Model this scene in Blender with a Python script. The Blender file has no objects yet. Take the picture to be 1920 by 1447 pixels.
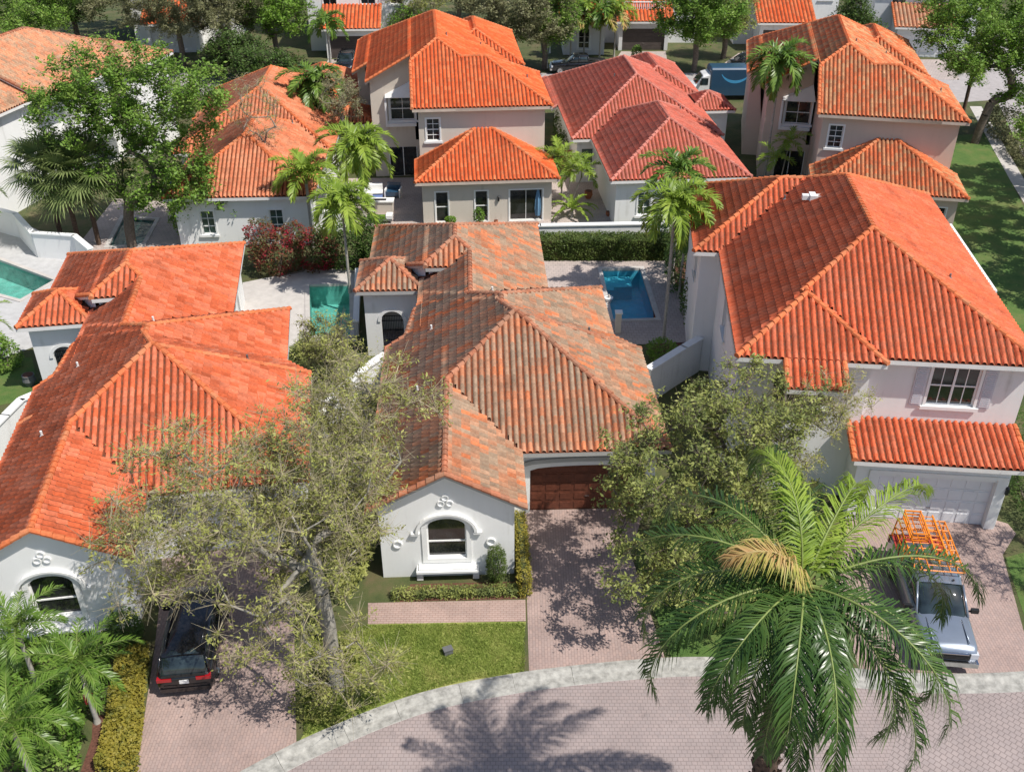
import bpy, math, random
import numpy as np
from mathutils import Vector, Matrix
from mathutils.geometry import delaunay_2d_cdt
random.seed(7); np.random.seed(7)
R = math.radians
sc = bpy.context.scene
COL = sc.collection

# ------------------------------------------------------------------ camera
F_PX, CX, CY, CAMH, PITCH = 1866.0, 960.0, 723.5, 28.0, math.atan(1170.5 / 1866.0)
cam = bpy.data.cameras.new('camera'); cam.sensor_width = 36; cam.lens = 36 * F_PX / 1920
cam.clip_start = 0.5; cam.clip_end = 2000
camo = bpy.data.objects.new('camera', cam); COL.objects.link(camo)
camo.location = (0, 0, CAMH); camo.rotation_euler = (R(90) - PITCH, 0, 0)
sc.camera = camo
ST, CT = math.sin(PITCH), math.cos(PITCH)

# ------------------------------------------------------------------ light
SUN = Vector((0.54, -0.32, 1.0)).normalized()
sl = bpy.data.lights.new('sun', 'SUN'); sl.energy = 4.8; sl.angle = R(0.53); sl.color = (1, 0.95, 0.88)
so = bpy.data.objects.new('sun', sl); COL.objects.link(so)
so.rotation_euler = SUN.to_track_quat('Z', 'Y').to_euler()
w = bpy.data.worlds.new('World'); sc.world = w; w.use_nodes = True
nt = w.node_tree; nt.nodes.clear()
sky = nt.nodes.new('ShaderNodeTexSky'); sky.sky_type = 'NISHITA'; sky.sun_disc = False
sky.sun_elevation = math.asin(SUN.z); sky.sun_rotation = math.atan2(SUN.x, SUN.y)
bg = nt.nodes.new('ShaderNodeBackground'); bg.inputs[1].default_value = 0.115
wo = nt.nodes.new('ShaderNodeOutputWorld')
nt.links.new(sky.outputs[0], bg.inputs[0]); nt.links.new(bg.outputs[0], wo.inputs[0])
sc.view_settings.view_transform = 'Standard'; sc.view_settings.look = 'None'
sc.view_settings.exposure = 0.16; sc.view_settings.gamma = 1
sc.cycles.max_bounces = 6; sc.cycles.transparent_max_bounces = 8

# ------------------------------------------------------------------ survey helpers: photo point -> point of the place
def at(px, py, z=0.0):
    a = (px - CX) / F_PX; v = (py - CY) / F_PX
    Z = (CAMH - z) / (ST + v * CT)
    return (a * Z, Z * (CT - v * ST), z)
def atY(px, py, Y):
    a = (px - CX) / F_PX; v = (py - CY) / F_PX
    Z = Y / (CT - v * ST)
    return (a * Z, Y, CAMH - Z * (ST + v * CT))

# ------------------------------------------------------------------ materials
def newmat(name):
    m = bpy.data.materials.new(name); m.use_nodes = True
    t = m.node_tree; b = t.nodes['Principled BSDF']
    return m, t, b
def N(t, kind, **kw):
    n = t.nodes.new(kind)
    for k, v in kw.items():
        if k.startswith('i_'):
            key = k[2:]; n.inputs[int(key) if key.isdigit() else key.replace('_', ' ')].default_value = v
        else: setattr(n, k, v)
    return n
def L(t, a, b): t.links.new(a, b)
def ramp(t, fac, stops):
    r = t.nodes.new('ShaderNodeValToRGB'); e = r.color_ramp.elements
    while len(e) < len(stops): e.new(0.5)
    for i, (p, c) in enumerate(stops):
        e[i].position = p; e[i].color = (*c, 1) if len(c) == 3 else c
    L(t, fac, r.inputs[0]); return r
def coords(t, scale=(1, 1, 1), kind='Object'):
    tc = N(t, 'ShaderNodeTexCoord'); mp = N(t, 'ShaderNodeMapping'); mp.inputs['Scale'].default_value = scale
    L(t, tc.outputs[kind], mp.inputs[0]); return mp.outputs[0]
def rough_mat(name, col, var=0.12, scale=1.5, rough=0.85, bump=0.15, bscale=40, metallic=0, col2=None, spec=0.4):
    m, t, b = newmat(name); c = coords(t)
    n1 = N(t, 'ShaderNodeTexNoise', i_Scale=scale, i_Detail=6.0, i_Roughness=0.65); L(t, c, n1.inputs['Vector'])
    lo = tuple(x * (1 - var) for x in col); hi = tuple(min(1, x * (1 + var)) for x in (col2 or col))
    r = ramp(t, n1.outputs['Fac'], [(0.3, lo), (0.7, hi)]); L(t, r.outputs[0], b.inputs['Base Color'])
    b.inputs['Roughness'].default_value = rough; b.inputs['Metallic'].default_value = metallic
    b.inputs['Specular IOR Level'].default_value = spec
    if bump:
        n2 = N(t, 'ShaderNodeTexNoise', i_Scale=bscale, i_Detail=3.0); L(t, c, n2.inputs['Vector'])
        bp = N(t, 'ShaderNodeBump', i_Strength=bump, i_Distance=0.02); L(t, n2.outputs['Fac'], bp.inputs['Height'])
        L(t, bp.outputs[0], b.inputs['Normal'])
    return m
def stucco(name, col):
    m, t, b = newmat(name); c = coords(t)
    n1 = N(t, 'ShaderNodeTexNoise', i_Scale=0.9, i_Detail=5.0); L(t, c, n1.inputs['Vector'])
    st = coords(t, (3.5, 3.5, 0.25)); n3 = N(t, 'ShaderNodeTexNoise', i_Scale=1.0, i_Detail=4.0); L(t, st, n3.inputs['Vector'])
    mx = N(t, 'ShaderNodeMath', operation='ADD'); L(t, n1.outputs[0], mx.inputs[0]); L(t, n3.outputs[0], mx.inputs[1])
    hf = N(t, 'ShaderNodeMath', operation='MULTIPLY', i_1=0.5); L(t, mx.outputs[0], hf.inputs[0])
    r = ramp(t, hf.outputs[0], [(0.24, tuple(x * q for x, q in zip(col, (0.72, 0.71, 0.68)))), (0.42, col), (0.68, tuple(min(1, x * 1.04) for x in col))])
    L(t, r.outputs[0], b.inputs['Base Color']); b.inputs['Roughness'].default_value = 0.9
    n2 = N(t, 'ShaderNodeTexNoise', i_Scale=60.0, i_Detail=2.0); L(t, c, n2.inputs['Vector'])
    bp = N(t, 'ShaderNodeBump', i_Strength=0.25, i_Distance=0.01); L(t, n2.outputs['Fac'], bp.inputs['Height']); L(t, bp.outputs[0], b.inputs['Normal'])
    return m
def tile_mat(name, a, bcol, thr=0.6, width=0.1, patch=(0.22, 0.12), tvar=0.22, wn_amt=0.35, third=None, rough=0.75, mildew=0.62):
    """clay tiles: every tile its own shade, with patches of older tiles"""
    m, t, b = newmat(name)
    tc = N(t, 'ShaderNodeTexCoord'); uv = tc.outputs['UV']
    wn = N(t, 'ShaderNodeTexWhiteNoise', noise_dimensions='2D'); L(t, uv, wn.inputs['Vector'])
    mp = N(t, 'ShaderNodeMapping'); mp.inputs['Scale'].default_value = (patch[0], patch[1], 1); L(t, uv, mp.inputs[0])
    nz = N(t, 'ShaderNodeTexNoise', i_Scale=1.0, i_Detail=3.0, i_Roughness=0.6); L(t, mp.outputs[0], nz.inputs['Vector'])
    s = N(t, 'ShaderNodeMath', operation='MULTIPLY_ADD', i_1=wn_amt, i_2=-wn_amt * 0.5); L(t, wn.outputs['Value'], s.inputs[0])
    ad = N(t, 'ShaderNodeMath', operation='ADD'); L(t, nz.outputs['Fac'], ad.inputs[0]); L(t, s.outputs[0], ad.inputs[1])
    stops = [(max(0, thr - width), a), (min(1, thr + width), bcol)]
    if third: stops = [(max(0, thr - 2.7 * width), third)] + stops
    r = ramp(t, ad.outputs[0], stops)
    wn2 = N(t, 'ShaderNodeTexWhiteNoise', noise_dimensions='3D'); 
    mp2 = N(t, 'ShaderNodeMapping'); mp2.inputs['Location'].default_value = (7.3, 3.1, 5.7); L(t, uv, mp2.inputs[0]); L(t, mp2.outputs[0], wn2.inputs['Vector'])
    mr = N(t, 'ShaderNodeMapRange', i_3=1 - tvar, i_4=1 + tvar * 0.6); L(t, wn2.outputs['Value'], mr.inputs[0])
    fine = N(t, 'ShaderNodeTexNoise', i_Scale=9.0, i_Detail=5.0); L(t, tc.outputs['Object'], fine.inputs['Vector'])
    mr2 = N(t, 'ShaderNodeMapRange', i_1=0.3, i_2=0.7, i_3=0.8, i_4=1.12); L(t, fine.outputs['Fac'], mr2.inputs[0])
    mm = N(t, 'ShaderNodeMath', operation='MULTIPLY'); L(t, mr.outputs[0], mm.inputs[0]); L(t, mr2.outputs[0], mm.inputs[1])
    mil = N(t, 'ShaderNodeTexNoise', i_Scale=0.55, i_Detail=9.0, i_Roughness=0.72); L(t, tc.outputs['Object'], mil.inputs['Vector'])
    mr3 = N(t, 'ShaderNodeMapRange', i_1=0.50, i_2=0.72, i_3=1.0, i_4=mildew); L(t, mil.outputs['Fac'], mr3.inputs[0])
    m3 = N(t, 'ShaderNodeMath', operation='MULTIPLY'); L(t, mm.outputs[0], m3.inputs[0]); L(t, mr3.outputs[0], m3.inputs[1]); mm = m3
    vm = N(t, 'ShaderNodeVectorMath', operation='SCALE'); L(t, r.outputs[0], vm.inputs[0]); L(t, mm.outputs[0], vm.inputs['Scale'])
    L(t, vm.outputs[0], b.inputs['Base Color']); b.inputs['Roughness'].default_value = rough
    b.inputs['Specular IOR Level'].default_value = 0.3
    return m
def leaf_mat(name, cols, trans=0.35, rough=0.55):
    m, t, b = newmat(name); t.nodes.remove(b)
    g = N(t, 'ShaderNodeNewGeometry')
    c = coords(t); nz = N(t, 'ShaderNodeTexNoise', i_Scale=1.1, i_Detail=2.0); L(t, c, nz.inputs['Vector'])
    mr = N(t, 'ShaderNodeMapRange', i_1=0.36, i_2=0.64, i_3=0.0, i_4=0.62); L(t, nz.outputs['Fac'], mr.inputs[0])
    ma = N(t, 'ShaderNodeMath', operation='MULTIPLY_ADD', i_1=0.38); L(t, g.outputs['Random Per Island'], ma.inputs[0]); L(t, mr.outputs[0], ma.inputs[2])
    n = len(cols); r = ramp(t, ma.outputs[0], [(i / max(1, n - 1), c) for i, c in enumerate(cols)])
    df = N(t, 'ShaderNodeBsdfPrincipled'); df.inputs['Roughness'].default_value = rough; df.inputs['Specular IOR Level'].default_value = 0.3
    tr = N(t, 'ShaderNodeBsdfTranslucent'); mx = N(t, 'ShaderNodeMixShader'); mx.inputs[0].default_value = trans
    L(t, r.outputs[0], df.inputs['Base Color']); L(t, r.outputs[0], tr.inputs[0])
    L(t, df.outputs[0], mx.inputs[1]); L(t, tr.outputs[0], mx.inputs[2])
    L(t, mx.outputs[0], t.nodes['Material Output'].inputs[0]); return m
def brick_mat(name, c1, c2, mortar, bw=0.24, rh=0.12, ms=0.014, patchy=0.18, rot=0.0, rough=0.85):
    m, t, b = newmat(name); tc = N(t, 'ShaderNodeTexCoord')
    mp = N(t, 'ShaderNodeMapping'); mp.inputs['Rotation'].default_value = (0, 0, rot); L(t, tc.outputs['Object'], mp.inputs[0])
    br = N(t, 'ShaderNodeTexBrick'); br.inputs['Scale'].default_value = 1
    for k, v in (('Color1', c1), ('Color2', c2), ('Mortar', mortar)): br.inputs[k].default_value = (*v, 1)
    br.inputs['Brick Width'].default_value = bw; br.inputs['Row Height'].default_value = rh
    br.inputs['Mortar Size'].default_value = ms; br.inputs['Mortar Smooth'].default_value = 0.3
    L(t, mp.outputs[0], br.inputs['Vector'])
    n1 = N(t, 'ShaderNodeTexNoise', i_Scale=0.45, i_Detail=7.0, i_Roughness=0.7); L(t, tc.outputs['Object'], n1.inputs['Vector'])
    mr = N(t, 'ShaderNodeMapRange', i_1=0.3, i_2=0.7, i_3=1 - patchy, i_4=1 + patchy); L(t, n1.outputs['Fac'], mr.inputs[0])
    n3 = N(t, 'ShaderNodeTexNoise', i_Scale=2.3, i_Detail=8.0, i_Roughness=0.75); L(t, tc.outputs['Object'], n3.inputs['Vector'])
    mr3 = N(t, 'ShaderNodeMapRange', i_1=0.56, i_2=0.74, i_3=1.0, i_4=0.66); L(t, n3.outputs['Fac'], mr3.inputs[0])
    mpl = N(t, 'ShaderNodeMath', operation='MULTIPLY'); L(t, mr.outputs[0], mpl.inputs[0]); L(t, mr3.outputs[0], mpl.inputs[1]); mr = mpl
    vm = N(t, 'ShaderNodeVectorMath', operation='SCALE'); L(t, br.outputs['Color'], vm.inputs[0]); L(t, mr.outputs[0], vm.inputs['Scale'])
    L(t, vm.outputs[0], b.inputs['Base Color']); b.inputs['Roughness'].default_value = rough
    bp = N(t, 'ShaderNodeBump', i_Strength=0.3, i_Distance=0.01); L(t, br.outputs['Fac'], bp.inputs['Height']); bp.invert = True
    L(t, bp.outputs[0], b.inputs['Normal']); return m

M = {}
M['tile_orange'] = tile_mat('tile_orange', (0.74, 0.12, 0.028), (0.76, 0.19, 0.065), thr=0.55, tvar=0.2)
M['tile_left'] = tile_mat('tile_left', (0.66, 0.13, 0.045), (0.70, 0.21, 0.11), thr=0.53, tvar=0.22, third=(0.52, 0.12, 0.05))
M['tile_right'] = tile_mat('tile_right', (0.70, 0.14, 0.055), (0.66, 0.18, 0.09), thr=0.56, tvar=0.2)
M['tile_weathered'] = tile_mat('tile_weathered', (0.50, 0.26, 0.155), (0.36, 0.26, 0.18), thr=0.52, width=0.07, patch=(0.20, 0.16), tvar=0.26, wn_amt=0.30, third=(0.68, 0.21, 0.085))
M['tile_red'] = tile_mat('tile_red', (0.60, 0.135, 0.085), (0.56, 0.17, 0.12), thr=0.5, tvar=0.2)
M['tile_salmon'] = tile_mat('tile_salmon', (0.66, 0.19, 0.085), (0.68, 0.28, 0.15), thr=0.52, tvar=0.2)
M['tile_mixed'] = tile_mat('tile_mixed', (0.70, 0.16, 0.055), (0.58, 0.30, 0.145), thr=0.53, width=0.09, tvar=0.3, wn_amt=0.6)
M['tile_old'] = tile_mat('tile_old', (0.66, 0.27, 0.14), (0.46, 0.29, 0.18), thr=0.52, width=0.1, tvar=0.2, wn_amt=0.3)
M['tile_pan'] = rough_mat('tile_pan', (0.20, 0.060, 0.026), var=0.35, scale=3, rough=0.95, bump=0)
M['underlay'] = rough_mat('underlay', (0.12, 0.045, 0.025), var=0.3, rough=0.95, bump=0)
M['cap_orange'] = tile_mat('cap_orange', (0.64, 0.17, 0.06), (0.58, 0.22, 0.10), tvar=0.15)
M['cap_weathered'] = tile_mat('cap_weathered', (0.46, 0.17, 0.09), (0.36, 0.18, 0.11), thr=0.5, tvar=0.25)
M['cap_red'] = tile_mat('cap_red', (0.55, 0.2, 0.15), (0.5, 0.17, 0.12), tvar=0.15)
M['wall_white'] = stucco('wall_white', (0.78, 0.78, 0.76))
M['wall_grey'] = stucco('wall_grey', (0.66, 0.665, 0.67))
M['wall_cream'] = stucco('wall_cream', (0.60, 0.54, 0.46))
M['wall_beige'] = stucco('wall_beige', (0.56, 0.46, 0.38))
M['wall_lilac'] = stucco('wall_lilac', (0.74, 0.735, 0.72))
M['fascia_cream'] = rough_mat('fascia_cream', (0.55, 0.46, 0.38), rough=0.6)
M['trim_white'] = rough_mat('trim_white', (0.80, 0.80, 0.78), var=0.05, rough=0.55, bump=0.05)
M['fascia_white'] = rough_mat('fascia_white', (0.74, 0.73, 0.70), var=0.08, rough=0.6, bump=0.05)
M['fascia_grey'] = rough_mat('fascia_grey', (0.42, 0.42, 0.40), var=0.08, rough=0.6, bump=0.05)
M['shutter'] = rough_mat('shutter', (0.58, 0.57, 0.60), var=0.06, rough=0.6, bump=0.05)
M['garage_brown'] = rough_mat('garage_brown', (0.125, 0.04, 0.022), var=0.3, scale=5, rough=0.45, bump=0.1)
M['garage_white'] = rough_mat('garage_white', (0.74, 0.74, 0.75), var=0.05, rough=0.5, bump=0.03)
M['garage_dark'] = rough_mat('garage_dark', (0.075, 0.06, 0.055), var=0.2, rough=0.6)
M['dark'] = rough_mat('dark', (0.012, 0.012, 0.013), var=0.2, rough=0.7)
M['grille_black'] = rough_mat('grille_black', (0.02, 0.02, 0.02), rough=0.4)
def glass_mat(name, col, rough=0.06):
    m, t, b = newmat(name); c = coords(t)
    n1 = N(t, 'ShaderNodeTexNoise', i_Scale=1.6, i_Detail=2.0); L(t, c, n1.inputs['Vector'])
    r = ramp(t, n1.outputs['Fac'], [(0.35, tuple(x * 0.5 for x in col)), (0.7, tuple(x * 1.6 for x in col))]); L(t, r.outputs[0], b.inputs['Base Color'])
    b.inputs['Roughness'].default_value = rough; b.inputs['Specular IOR Level'].default_value = 0.8
    return m
M['glass'] = glass_mat('glass', (0.022, 0.024, 0.024))
M['glass_green'] = glass_mat('glass_green', (0.05, 0.085, 0.075))
M['car_glass'] = glass_mat('car_glass', (0.02, 0.03, 0.033), 0.04)
M['concrete'] = rough_mat('concrete', (0.46, 0.44, 0.40), var=0.25, scale=2.5, rough=0.9)
M['kerb'] = rough_mat('kerb', (0.33, 0.32, 0.29), var=0.4, scale=3.5, rough=0.9)
M['asphalt'] = rough_mat('asphalt', (0.26, 0.25, 0.245), var=0.15, rough=0.9)
M['road_far'] = rough_mat('road_far', (0.36, 0.33, 0.32), var=0.12, rough=0.9)
M['street_paver'] = brick_mat('street_paver', (0.325, 0.262, 0.245), (0.30, 0.248, 0.235), (0.215, 0.172, 0.16), 0.18, 0.15, 0.013, 0.14)
M['street_paver_x'] = brick_mat('street_paver_x', (0.32, 0.262, 0.245), (0.295, 0.245, 0.232), (0.20, 0.162, 0.152), 0.21, 0.21, 0.018, 0.14, rot=R(45))
M['drive_paver'] = brick_mat('drive_paver', (0.37, 0.265, 0.23), (0.32, 0.24, 0.215), (0.24, 0.175, 0.155), 0.22, 0.11, 0.010, 0.2, rot=R(90))
M['walk_paver'] = brick_mat('walk_paver', (0.40, 0.285, 0.245), (0.36, 0.265, 0.23), (0.24, 0.15, 0.12), 0.22, 0.11, 0.010, 0.2)
M['deck_paver'] = brick_mat('deck_paver', (0.44, 0.365, 0.33), (0.39, 0.33, 0.30), (0.26, 0.22, 0.20), 0.3, 0.3, 0.012, 0.15)
M['deck_light'] = rough_mat('deck_light', (0.47, 0.44, 0.41), var=0.12, scale=2, rough=0.9)
M['deck_grey'] = rough_mat('deck_grey', (0.44, 0.435, 0.43), var=0.12, scale=2, rough=0.9)
M['mulch'] = rough_mat('mulch', (0.115, 0.05, 0.033), var=0.5, scale=14, rough=1, bump=0.6, bscale=30)
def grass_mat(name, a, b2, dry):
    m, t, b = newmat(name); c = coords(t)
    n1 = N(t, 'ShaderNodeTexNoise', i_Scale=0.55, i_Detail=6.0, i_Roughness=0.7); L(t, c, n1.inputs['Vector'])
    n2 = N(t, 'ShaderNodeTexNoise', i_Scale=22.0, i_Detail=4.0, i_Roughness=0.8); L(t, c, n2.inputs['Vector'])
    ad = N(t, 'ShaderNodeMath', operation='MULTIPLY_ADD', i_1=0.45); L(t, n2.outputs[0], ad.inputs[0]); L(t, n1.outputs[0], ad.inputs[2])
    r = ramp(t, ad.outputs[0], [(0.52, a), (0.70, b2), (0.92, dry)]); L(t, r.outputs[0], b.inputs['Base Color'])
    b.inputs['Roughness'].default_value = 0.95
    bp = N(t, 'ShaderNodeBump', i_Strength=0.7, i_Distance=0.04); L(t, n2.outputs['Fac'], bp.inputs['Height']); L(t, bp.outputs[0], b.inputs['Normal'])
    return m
M['ground'] = grass_mat('ground', (0.035, 0.055, 0.014), (0.07, 0.085, 0.025), (0.13, 0.10, 0.05))
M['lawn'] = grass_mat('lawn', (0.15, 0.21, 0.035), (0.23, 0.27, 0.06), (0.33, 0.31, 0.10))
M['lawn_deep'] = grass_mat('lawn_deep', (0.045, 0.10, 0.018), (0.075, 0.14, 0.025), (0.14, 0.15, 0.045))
M['bark'] = rough_mat('bark', (0.15, 0.12, 0.095), var=0.4, scale=6, rough=0.95, bump=0.5, bscale=25)
M['bark_grey'] = rough_mat('bark_grey', (0.25, 0.235, 0.20), var=0.35, scale=6, rough=0.95, bump=0.4, bscale=25)
M['palm_trunk'] = rough_mat('palm_trunk', (0.10, 0.065, 0.045), var=0.5, scale=12, rough=1, bump=0.5, bscale=18)
M['palm_trunk_grey'] = rough_mat('palm_trunk_grey', (0.34, 0.32, 0.28), var=0.25, scale=8, rough=0.9, bump=0.4)
M['twig'] = rough_mat('twig', (0.38, 0.33, 0.22), var=0.3, rough=0.9, bump=0)
M['leaf_lawn'] = leaf_mat('leaf_lawn', [(0.16, 0.22, 0.04), (0.25, 0.32, 0.06), (0.36, 0.38, 0.11)], 0.3, 0.8)
M['leaf_green'] = leaf_mat('leaf_green', [(0.088, 0.169, 0.024), (0.135, 0.257, 0.030), (0.209, 0.338, 0.054), (0.297, 0.405, 0.095)])
M['leaf_dark'] = leaf_mat('leaf_dark', [(0.046, 0.085, 0.018), (0.078, 0.143, 0.026), (0.130, 0.195, 0.046)])
M['leaf_olive'] = leaf_mat('leaf_olive', [(0.19, 0.17, 0.06), (0.26, 0.27, 0.075), (0.36, 0.385, 0.10), (0.50, 0.49, 0.18)])
M['leaf_greygreen'] = leaf_mat('leaf_greygreen', [(0.156, 0.156, 0.078), (0.221, 0.227, 0.104), (0.312, 0.299, 0.169)])
M['leaf_yellowgreen'] = leaf_mat('leaf_yellowgreen', [(0.12, 0.15, 0.05), (0.20, 0.24, 0.07), (0.31, 0.34, 0.09), (0.44, 0.46, 0.15)])
M['leaf_bright'] = leaf_mat('leaf_bright', [(0.09, 0.18, 0.02), (0.16, 0.30, 0.03), (0.25, 0.38, 0.06)])
M['leaf_gold'] = leaf_mat('leaf_gold', [(0.14, 0.15, 0.025), (0.28, 0.25, 0.04), (0.36, 0.30, 0.05), (0.10, 0.14, 0.03)])
M['leaf_hedge'] = leaf_mat('leaf_hedge', [(0.05, 0.085, 0.018), (0.10, 0.15, 0.03), (0.16, 0.20, 0.05)])
M['leaf_red'] = leaf_mat('leaf_red', [(0.08, 0.11, 0.03), (0.13, 0.12, 0.04), (0.26, 0.035, 0.035), (0.48, 0.02, 0.06)])
M['frond'] = leaf_mat('frond', [(0.065, 0.130, 0.019), (0.117, 0.208, 0.029), (0.221, 0.325, 0.065)], 0.25, 0.35)
M['frond_big'] = leaf_mat('frond_big', [(0.034, 0.078, 0.019), (0.060, 0.120, 0.026), (0.120, 0.192, 0.048)], 0.22, 0.28)
M['frond_lime'] = leaf_mat('frond_lime', [(0.138, 0.218, 0.023), (0.253, 0.368, 0.046), (0.368, 0.460, 0.081)], 0.35, 0.4)
M['frond_fan'] = leaf_mat('frond_fan', [(0.09, 0.13, 0.04), (0.16, 0.21, 0.07), (0.26, 0.31, 0.12)], 0.25, 0.4)
M['frond_yellow'] = leaf_mat('frond_yellow', [(0.22, 0.26, 0.04), (0.42, 0.40, 0.09), (0.55, 0.40, 0.16), (0.48, 0.27, 0.11)], 0.3, 0.5)
M['frond_dead'] = leaf_mat('frond_dead', [(0.16, 0.10, 0.05), (0.26, 0.18, 0.09)], 0.2, 0.8)
M['rachis'] = rough_mat('rachis', (0.20, 0.25, 0.07), var=0.2, rough=0.5, bump=0)
M['rachis_tan'] = rough_mat('rachis_tan', (0.42, 0.36, 0.16), var=0.2, rough=0.5, bump=0)
M['plaster'] = rough_mat('plaster', (0.24, 0.66, 0.70), var=0.1, rough=0.8)
M['plaster_deep'] = rough_mat('plaster_deep', (0.22, 0.60, 0.70), var=0.12, rough=0.8)
M['plaster_green'] = rough_mat('plaster_green', (0.30, 0.52, 0.49), var=0.35, rough=0.8)
def water_mat(name, tint):
    m, t, b = newmat(name); t.nodes.remove(b)
    tr = N(t, 'ShaderNodeBsdfTransparent'); tr.inputs[0].default_value = (*tint, 1)
    gl = N(t, 'ShaderNodeBsdfGlossy'); gl.inputs['Roughness'].default_value = 0.03
    fr = N(t, 'ShaderNodeFresnel', i_IOR=1.33); mx = N(t, 'ShaderNodeMixShader')
    c = coords(t); n = N(t, 'ShaderNodeTexNoise', i_Scale=3.0, i_Detail=3.0); L(t, c, n.inputs['Vector'])
    bp = N(t, 'ShaderNodeBump', i_Strength=0.6, i_Distance=0.08); L(t, n.outputs[0], bp.inputs['Height'])
    L(t, bp.outputs[0], fr.inputs['Normal']); L(t, bp.outputs[0], gl.inputs['Normal'])
    L(t, fr.outputs[0], mx.inputs[0]); L(t, tr.outputs[0], mx.inputs[1]); L(t, gl.outputs[0], mx.inputs[2])
    L(t, mx.outputs[0], t.nodes['Material Output'].inputs[0]); return m
M['water_blue'] = water_mat('water_blue', (0.52, 0.84, 0.93))
M['water_green'] = water_mat('water_green', (0.55, 0.82, 0.77))
def paint(name, col, rough=0.25, metallic=0.0):
    m, t, b = newmat(name); c = coords(t); n = N(t, 'ShaderNodeTexNoise', i_Scale=2.0, i_Detail=4.0); L(t, c, n.inputs['Vector'])
    r = ramp(t, n.outputs[0], [(0.3, tuple(x * 0.9 for x in col)), (0.7, col)]); L(t, r.outputs[0], b.inputs['Base Color'])
    b.inputs['Roughness'].default_value = rough; b.inputs['Metallic'].default_value = metallic; b.inputs['Coat Weight'].default_value = 0.5
    return m
M['paint_black'] = paint('paint_black', (0.010, 0.010, 0.012), 0.2)
M['paint_silver'] = paint('paint_silver', (0.27, 0.31, 0.37), 0.3, 0.6)
M['paint_navy'] = paint('paint_navy', (0.025, 0.07, 0.13), 0.35)
M['paint_white'] = paint('paint_white', (0.75, 0.75, 0.75), 0.3)
M['paint_orange'] = paint('paint_orange', (0.80, 0.24, 0.01), 0.4)
M['chrome'] = paint('chrome', (0.55, 0.55, 0.56), 0.2, 1.0)
M['tyre'] = rough_mat('tyre', (0.02, 0.02, 0.02), rough=0.9)
M['lamp_red'] = paint('lamp_red', (0.35, 0.01, 0.015), 0.15)
M['lamp_clear'] = paint('lamp_clear', (0.6, 0.62, 0.65), 0.1)
M['sky_blue'] = rough_mat('sky_blue', (0.06, 0.30, 0.55), rough=0.6)
M['canvas_blue'] = rough_mat('canvas_blue', (0.13, 0.26, 0.40), rough=0.8)
M['canvas_lightblue'] = rough_mat('canvas_lightblue', (0.25, 0.38, 0.75), rough=0.8)
M['terracotta'] = rough_mat('terracotta', (0.38, 0.13, 0.06), rough=0.8)
M['red_cloth'] = rough_mat('red_cloth', (0.35, 0.04, 0.03), rough=0.8)
M['metal_grey'] = rough_mat('metal_grey', (0.20, 0.20, 0.20), rough=0.5, metallic=0.5)
M['box_grey'] = rough_mat('box_grey', (0.13, 0.13, 0.13), rough=0.7)
M['wood_fence'] = rough_mat('wood_fence', (0.25, 0.10, 0.06), rough=0.8)
M['lamp_glass'] = paint('lamp_glass', (0.6, 0.58, 0.5), 0.2)

# ------------------------------------------------------------------ object helpers
def tag(o, label=None, cat=None, group=None, kind=None):
    if label: o['label'] = label
    if cat: o['category'] = cat
    if group: o['group'] = group
    if kind: o['kind'] = kind
    return o
def thing(name, label, cat, loc=(0, 0, 0), rot=0, group=None):
    o = bpy.data.objects.new(name, None); COL.objects.link(o); o.empty_display_size = 0.3
    o.location = loc; o.rotation_euler = (0, 0, rot); tag(o, label, cat, group); return o
class MB:
    def __init__(s): s.v = []; s.f = []; s.m = []; s.uv = []
    def add(s, vs, fs, mi=0, uvs=None):
        b = len(s.v); s.v.extend(vs)
        for i, f in enumerate(fs):
            s.f.append(tuple(b + k for k in f)); s.m.append(mi)
            s.uv.append(uvs[i] if uvs else (0.0, 0.0))
    def box(s, x0, x1, y0, y1, z0, z1, mi=0, T=None):
        vs = [(x, y, z) for z in (z0, z1) for y in (y0, y1) for x in (x0, x1)]
        if T: vs = [T(*p) for p in vs]
        s.add(vs, [(0, 2, 3, 1), (4, 5, 7, 6), (0, 1, 5, 4), (2, 6, 7, 3), (0, 4, 6, 2), (1, 3, 7, 5)], mi)
    def cyl(s, p0, p1, r0, r1=None, n=10, mi=0, cap=True):
        r1 = r0 if r1 is None else r1
        p0, p1 = Vector(p0), Vector(p1); d = (p1 - p0)
        if d.length < 1e-6: return
        q = d.to_track_quat('Z', 'Y'); a = [q @ Vector((math.cos(2 * math.pi * i / n), math.sin(2 * math.pi * i / n), 0)) for i in range(n)]
        vs = [tuple(p0 + k * r0) for k in a] + [tuple(p1 + k * r1) for k in a]
        fs = [(i, (i + 1) % n, n + (i + 1) % n, n + i) for i in range(n)]
        if cap: fs += [tuple(range(n))[::-1], tuple(range(n, 2 * n))]
        s.add(vs, fs, mi)
    def prism(s, pts, z0, z1, mi=0):
        n = len(pts)
        s.add([(x, y, z0) for x, y in pts] + [(x, y, z1) for x, y in pts],
              [tuple(range(n))[::-1], tuple(range(n, 2 * n))] + [(i, (i + 1) % n, n + (i + 1) % n, n + i) for i in range(n)], mi)
    def build(s, name, mat, parent=None, smooth=False):
        me = bpy.data.meshes.new(name); me.from_pydata([tuple(map(float, p)) for p in s.v], [], s.f)
        for k in (mat if isinstance(mat, (list, tuple)) else [mat]): me.materials.append(k)
        if any(s.m): me.polygons.foreach_set('material_index', s.m)
        if smooth: me.polygons.foreach_set('use_smooth', [True] * len(s.f))
        me.update(); o = bpy.data.objects.new(name, me); COL.objects.link(o)
        if parent: o.parent = parent
        return o
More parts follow.
